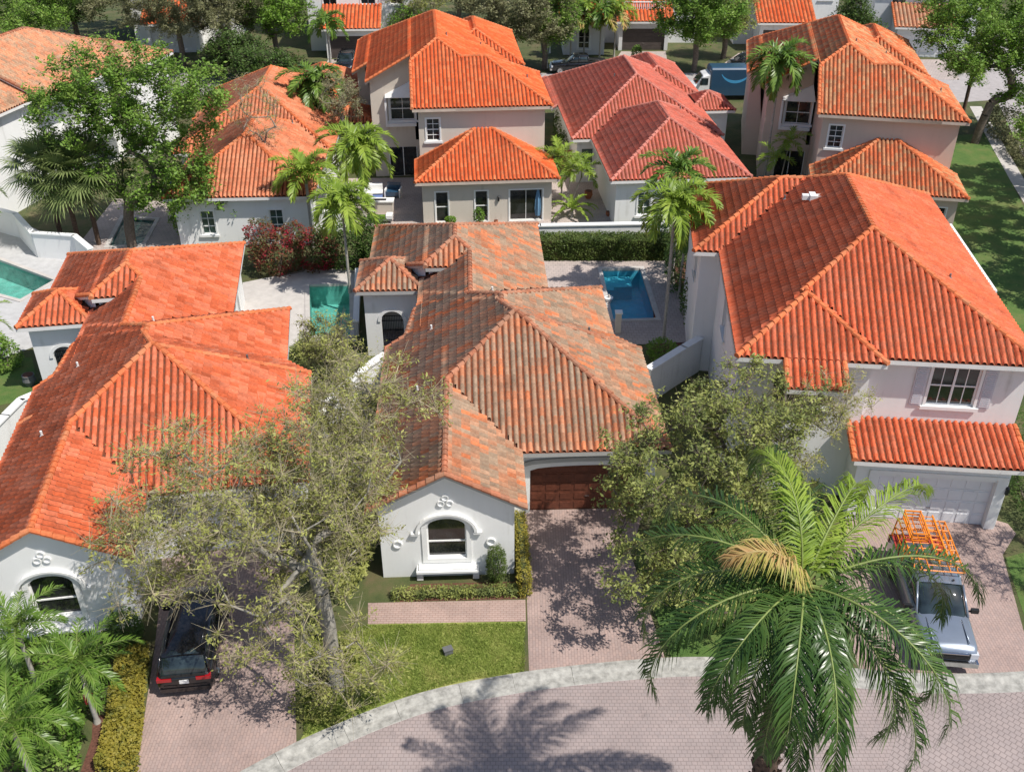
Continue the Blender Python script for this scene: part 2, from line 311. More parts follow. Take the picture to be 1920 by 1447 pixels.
def np_mesh(name, V, Fq, mat, parent=None, uv=None, smooth=False, midx=None):
    """V (n,3), Fq (m,4) quads"""
    me = bpy.data.meshes.new(name); n, m = len(V), len(Fq); k = Fq.shape[1]
    me.vertices.add(n); me.vertices.foreach_set('co', np.asarray(V, np.float32).ravel())
    me.loops.add(m * k); me.loops.foreach_set('vertex_index', np.asarray(Fq, np.int32).ravel())
    me.polygons.add(m); me.polygons.foreach_set('loop_start', np.arange(0, m * k, k, dtype=np.int32))
    for q in (mat if isinstance(mat, (list, tuple)) else [mat]): me.materials.append(q)
    if midx is not None: me.polygons.foreach_set('material_index', np.asarray(midx, np.int32))
    if uv is not None:
        ul = me.uv_layers.new(name='UVMap'); ul.data.foreach_set('uv', np.repeat(np.asarray(uv, np.float32), k, axis=0).ravel())
    if smooth: me.polygons.foreach_set('use_smooth', np.ones(m, bool))
    me.update(calc_edges=True); me.validate(verbose=False)
    o = bpy.data.objects.new(name, me); COL.objects.link(o)
    if parent: o.parent = parent
    return o
def inpoly(x, y, poly):
    r = False; n = len(poly)
    for i in range(n):
        x1, y1 = poly[i]; x2, y2 = poly[(i + 1) % n]
        if (y1 > y) != (y2 > y) and x < (x2 - x1) * (y - y1) / (y2 - y1) + x1: r = not r
    return r
def sheet(name, pts, z, mat, holes=(), kind='structure', parent=None, thick=0.0):
    if not holes:
        mb = MB(); n = len(pts)
        if thick: mb.prism(pts, z - thick, z)
        else: mb.add([(x, y, z) for x, y in pts], [tuple(range(n))])
        o = mb.build(name, mat, parent)
    else:
        vs = [Vector(p) for p in pts]; ed = [(i, (i + 1) % len(pts)) for i in range(len(pts))]
        for h in holes:
            b = len(vs); vs += [Vector(p) for p in h]; ed += [(b + i, b + (i + 1) % len(h)) for i in range(len(h))]
        ov, oe, of, *_ = delaunay_2d_cdt(vs, ed, [], 0, 1e-5)
        mb = MB(); keep = []
        for f in of:
            cx = sum(ov[i].x for i in f) / len(f); cy = sum(ov[i].y for i in f) / len(f)
            if inpoly(cx, cy, pts) and not any(inpoly(cx, cy, h) for h in holes): keep.append(tuple(f))
        mb.add([(p.x, p.y, z) for p in ov], keep); o = mb.build(name, mat, parent)
    if kind and not parent: o['kind'] = kind
    return o

# ------------------------------------------------------------------ roofs
def clip(poly, a, b, c):
    """keep a*x+b*y+c >= 0"""
    out = []; n = len(poly)
    for i in range(n):
        p, q = poly[i], poly[(i + 1) % n]; dp = a * p[0] + b * p[1] + c; dq = a * q[0] + b * q[1] + c
        if dp >= -1e-9: out.append(p)
        if (dp > 1e-9 and dq < -1e-9) or (dp < -1e-9 and dq > 1e-9):
            t = dp / (dp - dq); out.append((p[0] + (q[0] - p[0]) * t, p[1] + (q[1] - p[1]) * t))
    return out
class Blk:
    """roof block: sloped edges x0/x1/y0/y1 (virtual eaves) over a convex region"""
    def __init__(s, x0, x1, y0, y1, sides='LRFB', ez=3.6, p=0.55, region=None, extra=(), kb=1.0):
        s.ez, s.p = ez, p; s.sl = []
        if 'F' in sides: s.sl.append((0.0, 1.0, -y0))
        if 'B' in sides: s.sl.append((0.0, -kb, y1 * kb))
        if 'L' in sides: s.sl.append((1.0, 0.0, -x0))
        if 'R' in sides: s.sl.append((-1.0, 0.0, x1))
        s.reg = list(region) if region else [(x0, y0), (x1, y0), (x1, y1), (x0, y1)]
        for (ax, ay, bx, by) in extra:      # sloped edge from a to b, inside on the left
            l = math.hypot(bx - ax, by - ay); nx, ny = -(by - ay) / l, (bx - ax) / l; c = -(nx * ax + ny * ay)
            s.sl.append((nx, ny, c)); s.reg = clip(s.reg, nx, ny, c)
    def h(s, x, y): return s.ez + s.p * min(a * x + b * y + c for a, b, c in s.sl)
    def inside(s, x, y, e=1e-6):
        n = len(s.reg)
        for i in range(n):
            (x1, y1), (x2, y2) = s.reg[i], s.reg[(i + 1) % n]
            if (x2 - x1) * (y - y1) - (y2 - y1) * (x - x1) < -e: return False
        return True
    def faces(s):
        out = []
        for i, (a, b, c) in enumerate(s.sl):
            poly = s.reg
            for j, (a2, b2, c2) in enumerate(s.sl):
                if j != i: poly = clip(poly, a2 - a, b2 - b, c2 - c)
                if len(poly) < 3: break
            if len(poly) >= 3: out.append((i, poly))
        return out
PROF = [(0.0, -0.015), (0.07, 0.055), (0.22, 0.095), (0.42, 0.097), (0.60, 0.062), (0.68, -0.015), (0.84, -0.025)]
def roof(parent, blocks, mat, capmat, fasc, name='roof', tw=0.28, cl=0.36, prof=PROF, simple=False):
    VV, FF, UU, MI = [], [], [], []; nv = 0
    deck = MB(); capsets = []
    for bi, b in enumerate(blocks):
        others = [(k, o) for k, o in enumerate(blocks) if k != bi]
        dz = -0.004 * bi
        for i, poly in b.faces():
            a, bb, c = b.sl[i]; kk = a * a + bb * bb; ux, uy = bb / kk ** 0.5, -a / kk ** 0.5       # along the eave
            us = [ux * x + uy * y for x, y in poly]; vs = [a * x + bb * y + c for x, y in poly]
            k0, k1 = math.floor(min(us) / tw), math.ceil(max(us) / tw)
            ulines, prz, cols = [], [], []
            for k in range(k0, k1 + 1):
                for fr, hz in prof:
                    u = (k + fr) * tw
                    ulines.append(u); prz.append(hz); cols.append(k)
            ulines = np.array(ulines); prz = np.array(prz); cols = np.array(cols)
            vmin = np.full(len(ulines), 1e9); vmax = np.full(len(ulines), -1e9)
            uc = np.clip(ulines, min(us) + 1e-5, max(us) - 1e-5)
            n = len(poly)
            for q in range(n):
                u1, v1, u2, v2 = us[q], vs[q], us[(q + 1) % n], vs[(q + 1) % n]
                if abs(u1 - u2) < 1e-9: continue
                lo, hi = min(u1, u2), max(u1, u2); msk = (uc >= lo - 1e-9) & (uc <= hi + 1e-9)
                vv = v1 + (v2 - v1) * (uc - u1) / (u2 - u1)
                vmin[msk] = np.minimum(vmin[msk], vv[msk]); vmax[msk] = np.maximum(vmax[msk], vv[msk])
            bad = vmin > vmax; vmin[bad] = 0; vmax[bad] = 0
            r0, r1 = math.floor(min(vs) / cl), math.ceil(max(vs) / cl)
            rows = []
            for r in range(r0, r1):
                rows.append((r * cl, 0.034, r)); rows.append(((r + 1) * cl - 0.001, 0.0, r))
            rv = np.array([q[0] for q in rows]); rz = np.array([q[1] for q in rows]); rid = np.array([q[2] for q in rows])
            vg = np.clip(rv[:, None], vmin[None, :], vmax[None, :]); ug = np.repeat(uc[None, :], len(rv), 0)
            # point = u*(ux,uy) + (v-c)*(a,bb)  since a*x+bb*y+c=v
            X = ug * ux + (vg - c) * a / kk; Y = ug * uy + (vg - c) * bb / kk
            Z = b.ez + b.p * vg + prz[None, :] * (1.0 if not simple else 1) + rz[:, None] + dz
            nr, nc = X.shape
            idx = np.arange(nr * nc).reshape(nr, nc)
            q0, q1, q2, q3 = idx[:-1, :-1].ravel(), idx[:-1, 1:].ravel(), idx[1:, 1:].ravel(), idx[1:, :-1].ravel()
            ext = (np.abs(vg[1:, :-1] - vg[:-1, :-1]) + np.abs(vg[1:, 1:] - vg[:-1, 1:])).ravel()
            wid = np.abs(ug[:-1, 1:] - ug[:-1, :-1]).ravel()
            riser = np.repeat((np.arange(nr - 1) % 2 == 1)[:, None], nc - 1, 1).ravel()
            inrange = ((vg[:-1, :-1] > vmin[None, :-1] + 1e-6) & (vg[:-1, :-1] < vmax[None, :-1] - 1e-6)).ravel()
            keep = (wid > 1e-6) & ((~riser & (ext > 1e-5)) | (riser & inrange))
            xc = ((X.ravel()[q0] + X.ravel()[q2]) / 2); yc = ((Y.ravel()[q0] + Y.ravel()[q2]) / 2)
            for k, o in others:
                ins = np.ones(len(xc), bool); rg = o.reg; m = len(rg)
                for t in range(m):
                    (x1, y1), (x2, y2) = rg[t], rg[(t + 1) % m]
                    ins &= ((x2 - x1) * (yc - y1) - (y2 - y1) * (xc - x1)) >= 0
                ho = np.min(np.stack([sa * xc + sb * yc + scc for sa, sb, scc in o.sl]), 0) * o.p + o.ez
                hm = b.ez + b.p * (a * xc + bb * yc + c)
                keep &= ~(ins & (ho > hm + 0.015))
                if k < bi:
                    tie = np.ones(len(xc), bool)
                    for qq in (q0, q1, q2, q3):
                        xx, yy = X.ravel()[qq], Y.ravel()[qq]
                        for t in range(m):
                            (x1, y1), (x2, y2) = rg[t], rg[(t + 1) % m]; tie &= ((x2 - x1) * (yy - y1) - (y2 - y1) * (xx - x1)) >= -1e-4
                        h1 = np.min(np.stack([sa * xx + sb * yy + scc for sa, sb, scc in o.sl]), 0) * o.p + o.ez
                        tie &= np.abs(h1 - (b.ez + b.p * (a * xx + bb * yy + c))) < 0.003
                    keep &= ~tie
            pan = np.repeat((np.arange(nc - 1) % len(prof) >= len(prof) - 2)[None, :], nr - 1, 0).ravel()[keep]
            F4 = np.stack([q0, q1, q2, q3], 1)[keep]
            if len(F4) == 0: continue
            uvc = np.stack([np.repeat(cols[None, :-1], nr - 1, 0).ravel(), np.repeat(rid[:-1, None], nc - 1, 1).ravel()], 1).astype(float)[keep]
            key = round(a * 3 + bb * 7 + (parent.location.x if parent else 0)); uvc[:, 0] += 0.5 + key * 57.0; uvc[:, 1] += 0.5 + key * 31
            VV.append(np.stack([X.ravel(), Y.ravel(), Z.ravel()], 1)); FF.append(F4 + nv); UU.append(uvc); MI.append(pan.astype(int)); nv += nr * nc
            n = len(poly); top = [(x, y, b.h(x, y) - 0.012 + dz) for x, y in poly]; bot = [(x, y, z - 0.2) for x, y, z in top]
            deck.add(top + bot, [tuple(range(n, 2 * n))[::-1]] + [(q, n + q, n + (q + 1) % n, (q + 1) % n) for q in range(n)])
            deck.add(top, [tuple(range(n))], 1)
        # caps on hips, ridges and rakes
        segs = []
        fc = b.faces()
        for ii, (i, pi_) in enumerate(fc):
            for q in range(len(pi_)):
                p, r_ = pi_[q], pi_[(q + 1) % len(pi_)]
                mx, my = (p[0] + r_[0]) / 2, (p[1] + r_[1]) / 2
                if math.hypot(p[0] - r_[0], p[1] - r_[1]) < 0.15: continue
                ds = [a * mx + b2 * my + c for a, b2, c in b.sl]
                shared = [j for j in range(len(ds)) if j != i and abs(ds[j] - ds[i]) < 1e-6]
                if shared and shared[0] > i: segs.append((p, r_, True))
                elif not shared:
                    a_, b_, c_ = b.sl[i]
                    v1 = a_ * p[0] + b_ * p[1] + c_; v2 = a_ * r_[0] + b_ * r_[1] + c_
                    if abs(v1 - v2) > 0.1: segs.append((p, r_, False))
        for p, r_, ridge in segs:
            caps = MB(); capuv = []; capsets.append((caps, capuv))
            l = math.hypot(p[0] - r_[0], p[1] - r_[1]); z1, z2 = b.h(*p), b.h(*r_)
            if z1 > z2: p, r_, z1, z2 = r_, p, z2, z1
            n = max(1, round(l / 0.36)); dx, dy = (r_[0] - p[0]) / l, (r_[1] - p[1]) / l; nx, ny = -dy, dx
            for k in range(n):
                t0, t1 = k / n, min(1, (k + 1.15) / n); xm = p[0] + (r_[0] - p[0]) * (t0 + t1) / 2; ym = p[1] + (r_[1] - p[1]) * (t0 + t1) / 2
                hm = b.h(xm, ym); lim = 0.03
                hide = False
                for _, o in others:
                    if o.inside(xm, ym, 0.02):
                        ho = o.h(xm, ym)
                        if ho > hm + lim or (abs(ho - hm) < 0.02 and (not ridge or _ < bi or (o.h(xm + nx * .3, ym + ny * .3) > hm - .02 or o.h(xm - nx * .3, ym - ny * .3) > hm - .02))): hide = True; break
                    if not ridge:
                        for sgn in (1, -1):
                            if o.inside(xm + nx * .1 * sgn, ym + ny * .1 * sgn) and not b.inside(xm + nx * .1 * sgn, ym + ny * .1 * sgn) and o.h(xm + nx * .1 * sgn, ym + ny * .1 * sgn) > hm - 0.1: hide = True
                if hide:
                    if caps.f: caps = MB(); capuv = []; capsets.append((caps, capuv))
                    continue
                ra, rb = 0.135, 0.115; vs_ = []
                for (t, rr, up) in ((t0, ra, 0.10), (t1, rb, 0.055)):
                    cx, cy, cz = p[0] + (r_[0] - p[0]) * t, p[1] + (r_[1] - p[1]) * t, z1 + (z2 - z1) * t + up - 0.02 + dz
                    for s_ in range(7):
                        an = math.pi * (s_ / 6) * 1.3 - math.pi * 0.15
                        vs_.append((cx + nx * rr * math.cos(an), cy + ny * rr * math.cos(an), cz + rr * math.sin(an) - 0.03))
                fs_ = [(s_, s_ + 1, 8 + s_, 7 + s_) for s_ in range(6)] + [tuple(range(7))[::-1]]
                caps.add(vs_, fs_); capuv += [(len(capuv) // 7 + 0.5, len(capsets) * 13.5)] * 7
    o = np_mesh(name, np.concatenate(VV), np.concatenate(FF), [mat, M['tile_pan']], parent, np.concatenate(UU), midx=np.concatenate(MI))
    d = deck.build('fascia', [fasc, M['underlay']], parent)
    for caps, capuv in capsets:
        if not caps.f: continue
        cp = caps.build('ridge_tiles', capmat, o)
        ul = cp.data.uv_layers.new(name='UVMap'); arr = []
        for f, u in zip(caps.f, capuv): arr += list(u) * len(f)
        ul.data.foreach_set('uv', arr)
    return o
def hroof(blocks, x, y, default=3.0):
    hs = [b.h(x, y) for b in blocks if b.inside(x, y, 0.01)]
    return max(hs) if hs else default

# ------------------------------------------------------------------ walls with openings
def wall_run(mb, p0, p1, top, z0=0.0, ops=(), depth=0.22):
    """vertical sheet from p0 to p1 (outside on the right when walking p0->p1); openings (s0,s1,zb,zt,rise) with jambs"""
    Lw = math.hypot(p1[0] - p0[0], p1[1] - p0[1]); dx, dy = (p1[0] - p0[0]) / Lw, (p1[1] - p0[1]) / Lw
    ix, iy = -dy, dx     # inward
    ss = set([0.0, Lw]); n = max(2, int(Lw / 0.5))
    for i in range(n + 1): ss.add(Lw * i / n)
    for o in ops:
        for i in range(17 if o[4] else 2): ss.add(o[0] + (o[1] - o[0]) * i / (16 if o[4] else 1))
    ss = sorted(ss); ss = [s for i, s in enumerate(ss) if i == 0 or s - ss[i - 1] > 1e-4]
    T = lambda s: top(p0[0] + dx * s, p0[1] + dy * s) if callable(top) else top
    def P(s, z, d=0): return (p0[0] + dx * s + ix * d, p0[1] + dy * s + iy * d, z)
    def arch(o, s):
        if not o[4]: return o[3]
        t = (s - o[0]) / (o[1] - o[0]) * 2 - 1; return o[3] - o[4] + o[4] * math.sqrt(max(0, 1 - t * t))
    for a, b in zip(ss[:-1], ss[1:]):
        m = (a + b) / 2; op = [o for o in ops if o[0] < m < o[1]]
        if not op: mb.add([P(a, z0), P(b, z0), P(b, T(b)), P(a, T(a))], [(0, 1, 2, 3)]); continue
        o = op[0]; za, zb = arch(o, a), arch(o, b)
        if o[2] > z0: mb.add([P(a, z0), P(b, z0), P(b, o[2]), P(a, o[2])], [(0, 1, 2, 3)]); mb.add([P(a, o[2]), P(b, o[2]), P(b, o[2], depth), P(a, o[2], depth)], [(0, 1, 2, 3)])
        mb.add([P(a, za), P(b, zb), P(b, T(b)), P(a, T(a))], [(0, 1, 2, 3)])
        mb.add([P(a, za), P(a, za, depth), P(b, zb, depth), P(b, zb)], [(0, 1, 2, 3)])
    for o in ops:
        za = arch(o, o[0]); zb = arch(o, o[1])
        mb.add([P(o[0], o[2]), P(o[0], o[2], depth), P(o[0], za, depth), P(o[0], za)], [(0, 1, 2, 3)])
        mb.add([P(o[1], o[2]), P(o[1], zb), P(o[1], zb, depth), P(o[1], o[2], depth)], [(0, 1, 2, 3)])
def frame_fn(p0, p1):
    Lw = math.hypot(p1[0] - p0[0], p1[1] - p0[1]); dx, dy = (p1[0] - p0[0]) / Lw, (p1[1] - p0[1]) / Lw
    return lambda s, d, z: (p0[0] + dx * s - dy * d, p0[1] + dy * s + dx * d, z)
def window(parent, p0, p1, op, nx=2, nz=2, glass='glass', trim='trim_white', d=0.12, sur=0.0, sill=True, name='window', meet=True):
    """fills opening op of wall p0->p1: frame, glass panes, glazing bars, surround"""
    T = frame_fn(p0, p1); s0, s1, z0, z1, rise = op; fw = 0.055
    mb = MB(); zt = z1 - rise
    mb.box(s0, s0 + fw, d - 0.03, d + 0.05, z0, zt, T=T); mb.box(s1 - fw, s1, d - 0.03, d + 0.05, z0, zt, T=T)
    mb.box(s0 + fw, s1 - fw, d - 0.03, d + 0.05, z0, z0 + fw, T=T)
    if not rise: mb.box(s0 + fw, s1 - fw, d - 0.03, d + 0.05, z1 - fw, z1, T=T)
    else:
        n = 12; c = (s0 + s1) / 2; hw = (s1 - s0) / 2
        for i in range(n):
            a0, a1 = math.pi * i / n, math.pi * (i + 1) / n
            q = []
            for a in (a0, a1):
                for rr in (1.0, 0.93):
                    q.append((c - hw * rr * math.cos(a), zt + rise * rr * math.sin(a)))
            for dd in (d - 0.03,): mb.add([T(q[0][0], dd, q[0][1]), T(q[1][0], dd, q[1][1]), T(q[3][0], dd, q[3][1]), T(q[2][0], dd, q[2][1])], [(0, 1, 2, 3)])
    for i in range(1, nx):
        s = s0 + (s1 - s0) * i / nx; mb.box(s - 0.018, s + 0.018, d - 0.01, d + 0.05, z0 + fw, zt + (rise * 0.9 if rise else -fw), T=T)
    for i in range(1, nz):
        z = z0 + (zt - z0) * i / nz; t = 0.03 if (meet and i == nz // 2) else 0.016
        mb.box(s0 + fw, s1 - fw, d - 0.02, d + 0.05, z - t, z + t, T=T)
    if sur:
        e = sur
        mb.box(s0 - e, s0 - 0.002, -0.045, 0.0, z0 - e, zt + (e if not rise else 0), T=T); mb.box(s1 + 0.002, s1 + e, -0.045, 0.0, z0 - e, zt + (e if not rise else 0), T=T)
        mb.box(s0 - 0.002, s1 + 0.002, -0.045, 0.0, z0 - e, z0 - 0.002, T=T)
        if not rise: mb.box(s0 - 0.002, s1 + 0.002, -0.045, 0.0, z1 + 0.002, z1 + e, T=T)
        else:
            n = 14; c = (s0 + s1) / 2; hw = (s1 - s0) / 2
            for i in range(n):
                q = []
                for a in (math.pi * i / n, math.pi * (i + 1) / n):
                    for ad in (0.004, e): q.append((c - (hw + ad) * math.cos(a), zt + (rise + ad) * math.sin(a)))
                vs = [T(s, dd, z) for dd in (-0.05, 0.0) for s, z in q]
                mb.add(vs, [(0, 1, 3, 2), (4, 6, 7, 5), (0, 4, 5, 1), (2, 3, 7, 6), (0, 2, 6, 4), (1, 5, 7, 3)])
    if sill: mb.box(s0 - 0.1 - sur, s1 + 0.1 + sur, -0.12, -0.047, z0 - 0.12 - sur * 0.5, z0 - 0.02, T=T)
    w_ = mb.build(name, M[trim], parent)
    g = MB()
    if rise:
        n = 16; c = (s0 + s1) / 2; hw = (s1 - s0) / 2
        pts = [T(s0, d + 0.02, z0), T(s1, d + 0.02, z0)] + [T(c + hw * math.cos(math.pi * i / n), d + 0.02, zt + rise * math.sin(math.pi * i / n)) for i in range(n + 1)]
        g.add(pts, [tuple(range(len(pts)))])
    else: g.add([T(s0, d + 0.02, z0), T(s1, d + 0.02, z0), T(s1, d + 0.02, z1), T(s0, d + 0.02, z1)], [(0, 1, 2, 3)])
    g.build('pane', M[glass], w_); return w_
def garage_door(parent, p0, p1, op, mat, rows=5, cols=8, d=0.2, grooves=True):
    T = frame_fn(p0, p1); s0, s1, z0, z1, rise = op; mb = MB()
    hh = (z1 - z0) / rows
    for r in range(rows):
        mb.box(s0, s1, d, d + 0.05, z0 + r * hh + 0.012, z0 + (r + 1) * hh, T=T)
        if grooves:
            cwid = (s1 - s0) / cols
            for c in range(cols):
                mb.box(s0 + c * cwid + 0.08, s0 + (c + 1) * cwid - 0.08, d - 0.022, d - 0.0005, z0 + r * hh + 0.09, z0 + (r + 1) * hh - 0.08, T=T)
    mb.box(s0, s1, d + 0.051, d + 0.07, z0, z1, T=T)
    g = mb.build('garage_door', M[mat], parent)
    hd = MB(); hd.box((s0 + s1) / 2 - 0.09, (s0 + s1) / 2 + 0.09, d - 0.05, d - 0.023, z0 + 0.75, z0 + 0.79, T=T); hd.build('handle', M['chrome'], g)
    return g
def walls(parent, blocks, poly, mat, ops=None, z0=0.0, drop=0.1, name='wall', cap=None):
    """poly clockwise seen from outside-right rule: list CCW; ops {edge index: [openings]}"""
    mb = MB(); ops = ops or {}
    n = len(poly)
    for i in range(n):
        p0, p1 = poly[i], poly[(i + 1) % n]
        top = (lambda x, y: hroof(blocks, x, y) - drop) if blocks else cap
        wall_run(mb, p0, p1, top, z0, ops.get(i, ()))
    return mb.build(name, mat, parent)
def rectw(x0, x1, y0, y1): return [(x0, y0), (x1, y0), (x1, y1), (x0, y1)]
def vent_pipe(parent, x, y, blocks, h=0.35, r=0.06, mat='fascia_white'):
    z = hroof(blocks, x, y); mb = MB(); mb.cyl((x, y, z - 0.05), (x, y, z + h), r, n=10); mb.cyl((x, y, z + 0.02), (x, y, z + 0.1), r * 2.2, r * 1.2, n=10)
    return mb.build('vent_pipe', M[mat], parent)
def ring(parent, p0, p1, s, z, r=0.22, name='wall_ornament'):
    T = frame_fn(p0, p1); mb = MB(); n = 20
    for i in range(n):
        q = []
        for a in (2 * math.pi * i / n, 2 * math.pi * (i + 1) / n):
            for rr, dd in ((r, -0.002), (r * 0.92, -0.07), (r * 0.7, -0.07), (r * 0.62, -0.002)): q.append(T(s + rr * math.cos(a), dd, z + rr * math.sin(a)))
        mb.add(q, [(0, 1, 5, 4), (1, 2, 6, 5), (2, 3, 7, 6)])
    return mb.build(name, M['trim_white'], parent)

# ================================================================== HOUSES
def villa(label, loc, rot, tilem, capm, wallm, fasc, gar, weather=False, dbay=False):
    h = thing('house', label, 'house', (*loc, 0), R(rot))
    ch = (6.3, 8.4, 2.0, 13.4)
    B = [Blk(-6.25, 0.05, -3.55, 6, 'LR'),
         Blk(-6.25, 6.3, 0, 13.8, region=[(-6.25, 0), (6.3, 0), (6.3, 13.8), (-4.5, 13.8), (-5.2, 9.2), (-6.25, 8.9)], extra=[ch]),
         Blk(-6.25, 5.15, 0.6, 15.2, 'LRB', kb=0.85, region=[(-4.5, 7.5), (5.15, 7.5), (5.15, 15.2), (-4.5, 15.2)]),
         Blk(-6.25, 2.25, 8, 20, 'LR', region=[(-4.75, 8), (2.25, 8), (2.25, 16.4), (-4.75, 16.4)]),
         Blk(-7.8, 2.25, 11.2, 24.2, kb=0.78, region=[(-4.35, 14.4), (2.25, 14.4), (2.25, 24.2), (-4.35, 24.2)]),
         Blk(-7.8, 2.25, 11.2, 24.2, kb=0.78, region=[(-7.8, 18.5), (-4.35, 14.6), (-4.35, 24.2), (-7.8, 24.2)]),
         Blk(-8.15, -4.45, 14.1, 17.9, ez=4.2)]
    roof(h, B, M[tilem], M[capm], M[fasc])
    wm = M[wallm]
    # bay
    bp = rectw(-5.75, -0.45, -3.3, 3.0); s = 2.62
    ow = (s - 0.78, s + 0.78, 0.95, 3.0, 0.45)
    walls(h, [B[0]], bp, wm, {0: [ow]})
    window(h, bp[0], bp[1], ow, nx=1, nz=2, sur=0.2, sill=False)
    T = frame_fn(bp[0], bp[1])
    mb = MB(); mb.box(s - 1.25, s + 1.25, -0.42, -0.003, 0.48, 0.58, T=T); mb.box(s - 1.15, s + 1.15, -0.34, -0.003, 0.581, 0.66, T=T)
    mb.box(s - 1.25, s - 1.0, -0.3, -0.003, 0.05, 0.479, T=T); mb.box(s + 1.0, s + 1.25, -0.3, -0.003, 0.05, 0.479, T=T)
    mb.build('window_shelf', M['trim_white'], h)
    mb = MB(); n = 16
    for i in range(n):
        q = []
        for a in (math.pi * i / n, math.pi * (i + 1) / n):
            for rr in (1.10, 1.22): q.append((s - rr * 1.0 * math.cos(a), 2.35 + rr * 0.78 * math.sin(a)))
        vs = [T(a, dd, z) for dd in (-0.16, -0.003) for a, z in q]
        mb.add(vs, [(0, 1, 3, 2), (4, 6, 7, 5), (0, 4, 5, 1), (2, 3, 7, 6), (0, 2, 6, 4), (1, 5, 7, 3)])
    mb.box(s - 1.4, s - 1.06, -0.14, -0.003, 2.24, 2.34, T=T); mb.box(s + 1.06, s + 1.4, -0.14, -0.003, 2.24, 2.34, T=T)
    mb.build('arch_moulding', M['trim_white'], h)
    ring(h, bp[0], bp[1], s + 1.75, 1.75, 0.2); ring(h, bp[0], bp[1], s - 1.95, 1.75, 0.2)
    for dx, dz in ((-0.17, 0), (0.17, 0), (0, 0.27)): ring(h, bp[0], bp[1], s + dx, 3.75 + dz, 0.15)
    # garage and main
    mp = [(-5.75, 0.5), (5.8, 0.5), (5.8, 8.2), (3.6, 12.3), (-4.7, 12.3), (-5.75, 8.6)]; og = (6.15, 11.15, 0, 2.55, 0.22)
    walls(h, B[:3], mp, wm, {0: [og]})
    garage_door(h, mp[0], mp[1], og, gar, rows=5, cols=8)
    T = frame_fn(mp[0], mp[1]); mb = MB(); n = 16
    for i in range(n):
        a0, a1 = i / n, (i + 1) / n; q = []
        for a in (a0, a1):
            t = a * 2 - 1; zz = 2.50 + 0.20 * math.sqrt(max(0, 1 - t * t))
            for ad in (0.0, 0.2): q.append((5.9 + a * 5.5, zz + 0.12 + ad))
        vs = [T(a, dd, z) for dd in (-0.1, -0.003) for a, z in q]
        mb.add(vs, [(0, 1, 3, 2), (4, 6, 7, 5), (0, 4, 5, 1), (2, 3, 7, 6), (0, 2, 6, 4), (1, 5, 7, 3)])
    mb.build('garage_moulding', M['fascia_grey' if weather else 'trim_white'], h)
    walls(h, B[1:3], rectw(-4.2, 4.65, 8, 14.8), wm)
    walls(h, [B[3]], rectw(-4.2, 1.8, 9, 16.3), wm)
    rp = [(-4.2, 15.0), (1.8, 15.0), (1.8, 23.8), (-7.3, 23.8), (-7.3, 18.8), (-4.2, 18.8)]
    mbw = MB(); wall_run(mbw, (-7.45, 18.5), (-4.4, 15.05), lambda x, y: B[5].h(x, y) - 0.1, 3.4); mbw.build('wall', wm, h)
    walls(h, B[4:6], rp, wm, {1: [(2.0, 3.4, 0.9, 2.4, 0), (5.2, 7.2, 0.05, 2.3, 0)]})
    window(h, rp[1], rp[2], (2.0, 3.4, 0.9, 2.4, 0)); window(h, rp[1], rp[2], (5.2, 7.2, 0.05, 2.3, 0), nz=1)
    # entry tower with arches
    tp = rectw(-7.75, -4.9, 14.55, 17.5)
    oa = (0.85, 2.05, 0, 2.75, 0.6)
    ob = (0.9, 2.1, 0, 2.75, 0.6)
    walls(h, [B[6]], tp, wm, {0: [oa], 3: [ob]}, name='entry_tower')
    T = frame_fn(tp[0], tp[1]); mb = MB()
    for i in range(13): mb.cyl(T(0.9 + i * 0.092, 0.5, 0.05), T(0.9 + i * 0.092, 0.5, 2.2), 0.012, n=5)
    for z in (0.1, 0.7, 1.3, 1.9, 2.2): mb.box(0.85, 2.05, 0.48, 0.52, z, z + 0.035, T=T)
    mb.build('entry_gate', M['grille_black'], h)
    mb = MB(); mb.box(-7.6, -5.0, 14.8, 17.4, 0.02, 0.1); mb.build('porch_floor', M['deck_paver'], h)
    mb = MB(); n = 14
    for i in range(n):
        q = []
        for a in (math.pi * i / n, math.pi * (i + 1) / n):
            for rr in (0.62, 0.78): q.append((1.45 - rr * math.cos(a), 2.15 + rr * math.sin(a)))
        vs = [T(a, dd, z) for dd in (-0.06, -0.003) for a, z in q]
        mb.add(vs, [(0, 1, 3, 2), (4, 6, 7, 5), (0, 4, 5, 1), (2, 3, 7, 6), (0, 2, 6, 4), (1, 5, 7, 3)])
    mb.build('arch_moulding', M['trim_white'], h)
    for x, y in ((-4.4, 3.4), (-3.9, 8.4), (-0.9, 11.2), (3.6, 7.7)): vent_pipe(h, x, y, B, 0.3, 0.05, 'fascia_white' if x < 3 else 'metal_grey')
    return h, B
houseC, BC = villa('single storey house with weathered brown and orange tile roof and brown garage door', (0.4, 33.6), 2.5,
    'tile_weathered', 'cap_weathered', 'wall_white', 'fascia_grey', 'garage_brown', weather=True)
houseD, BD = villa('single storey house with deep orange tile roof at left, black car in its driveway', (-14.3, 30.7), 9.3,
    'tile_left', 'cap_orange', 'wall_white', 'fascia_white', 'garage_white')

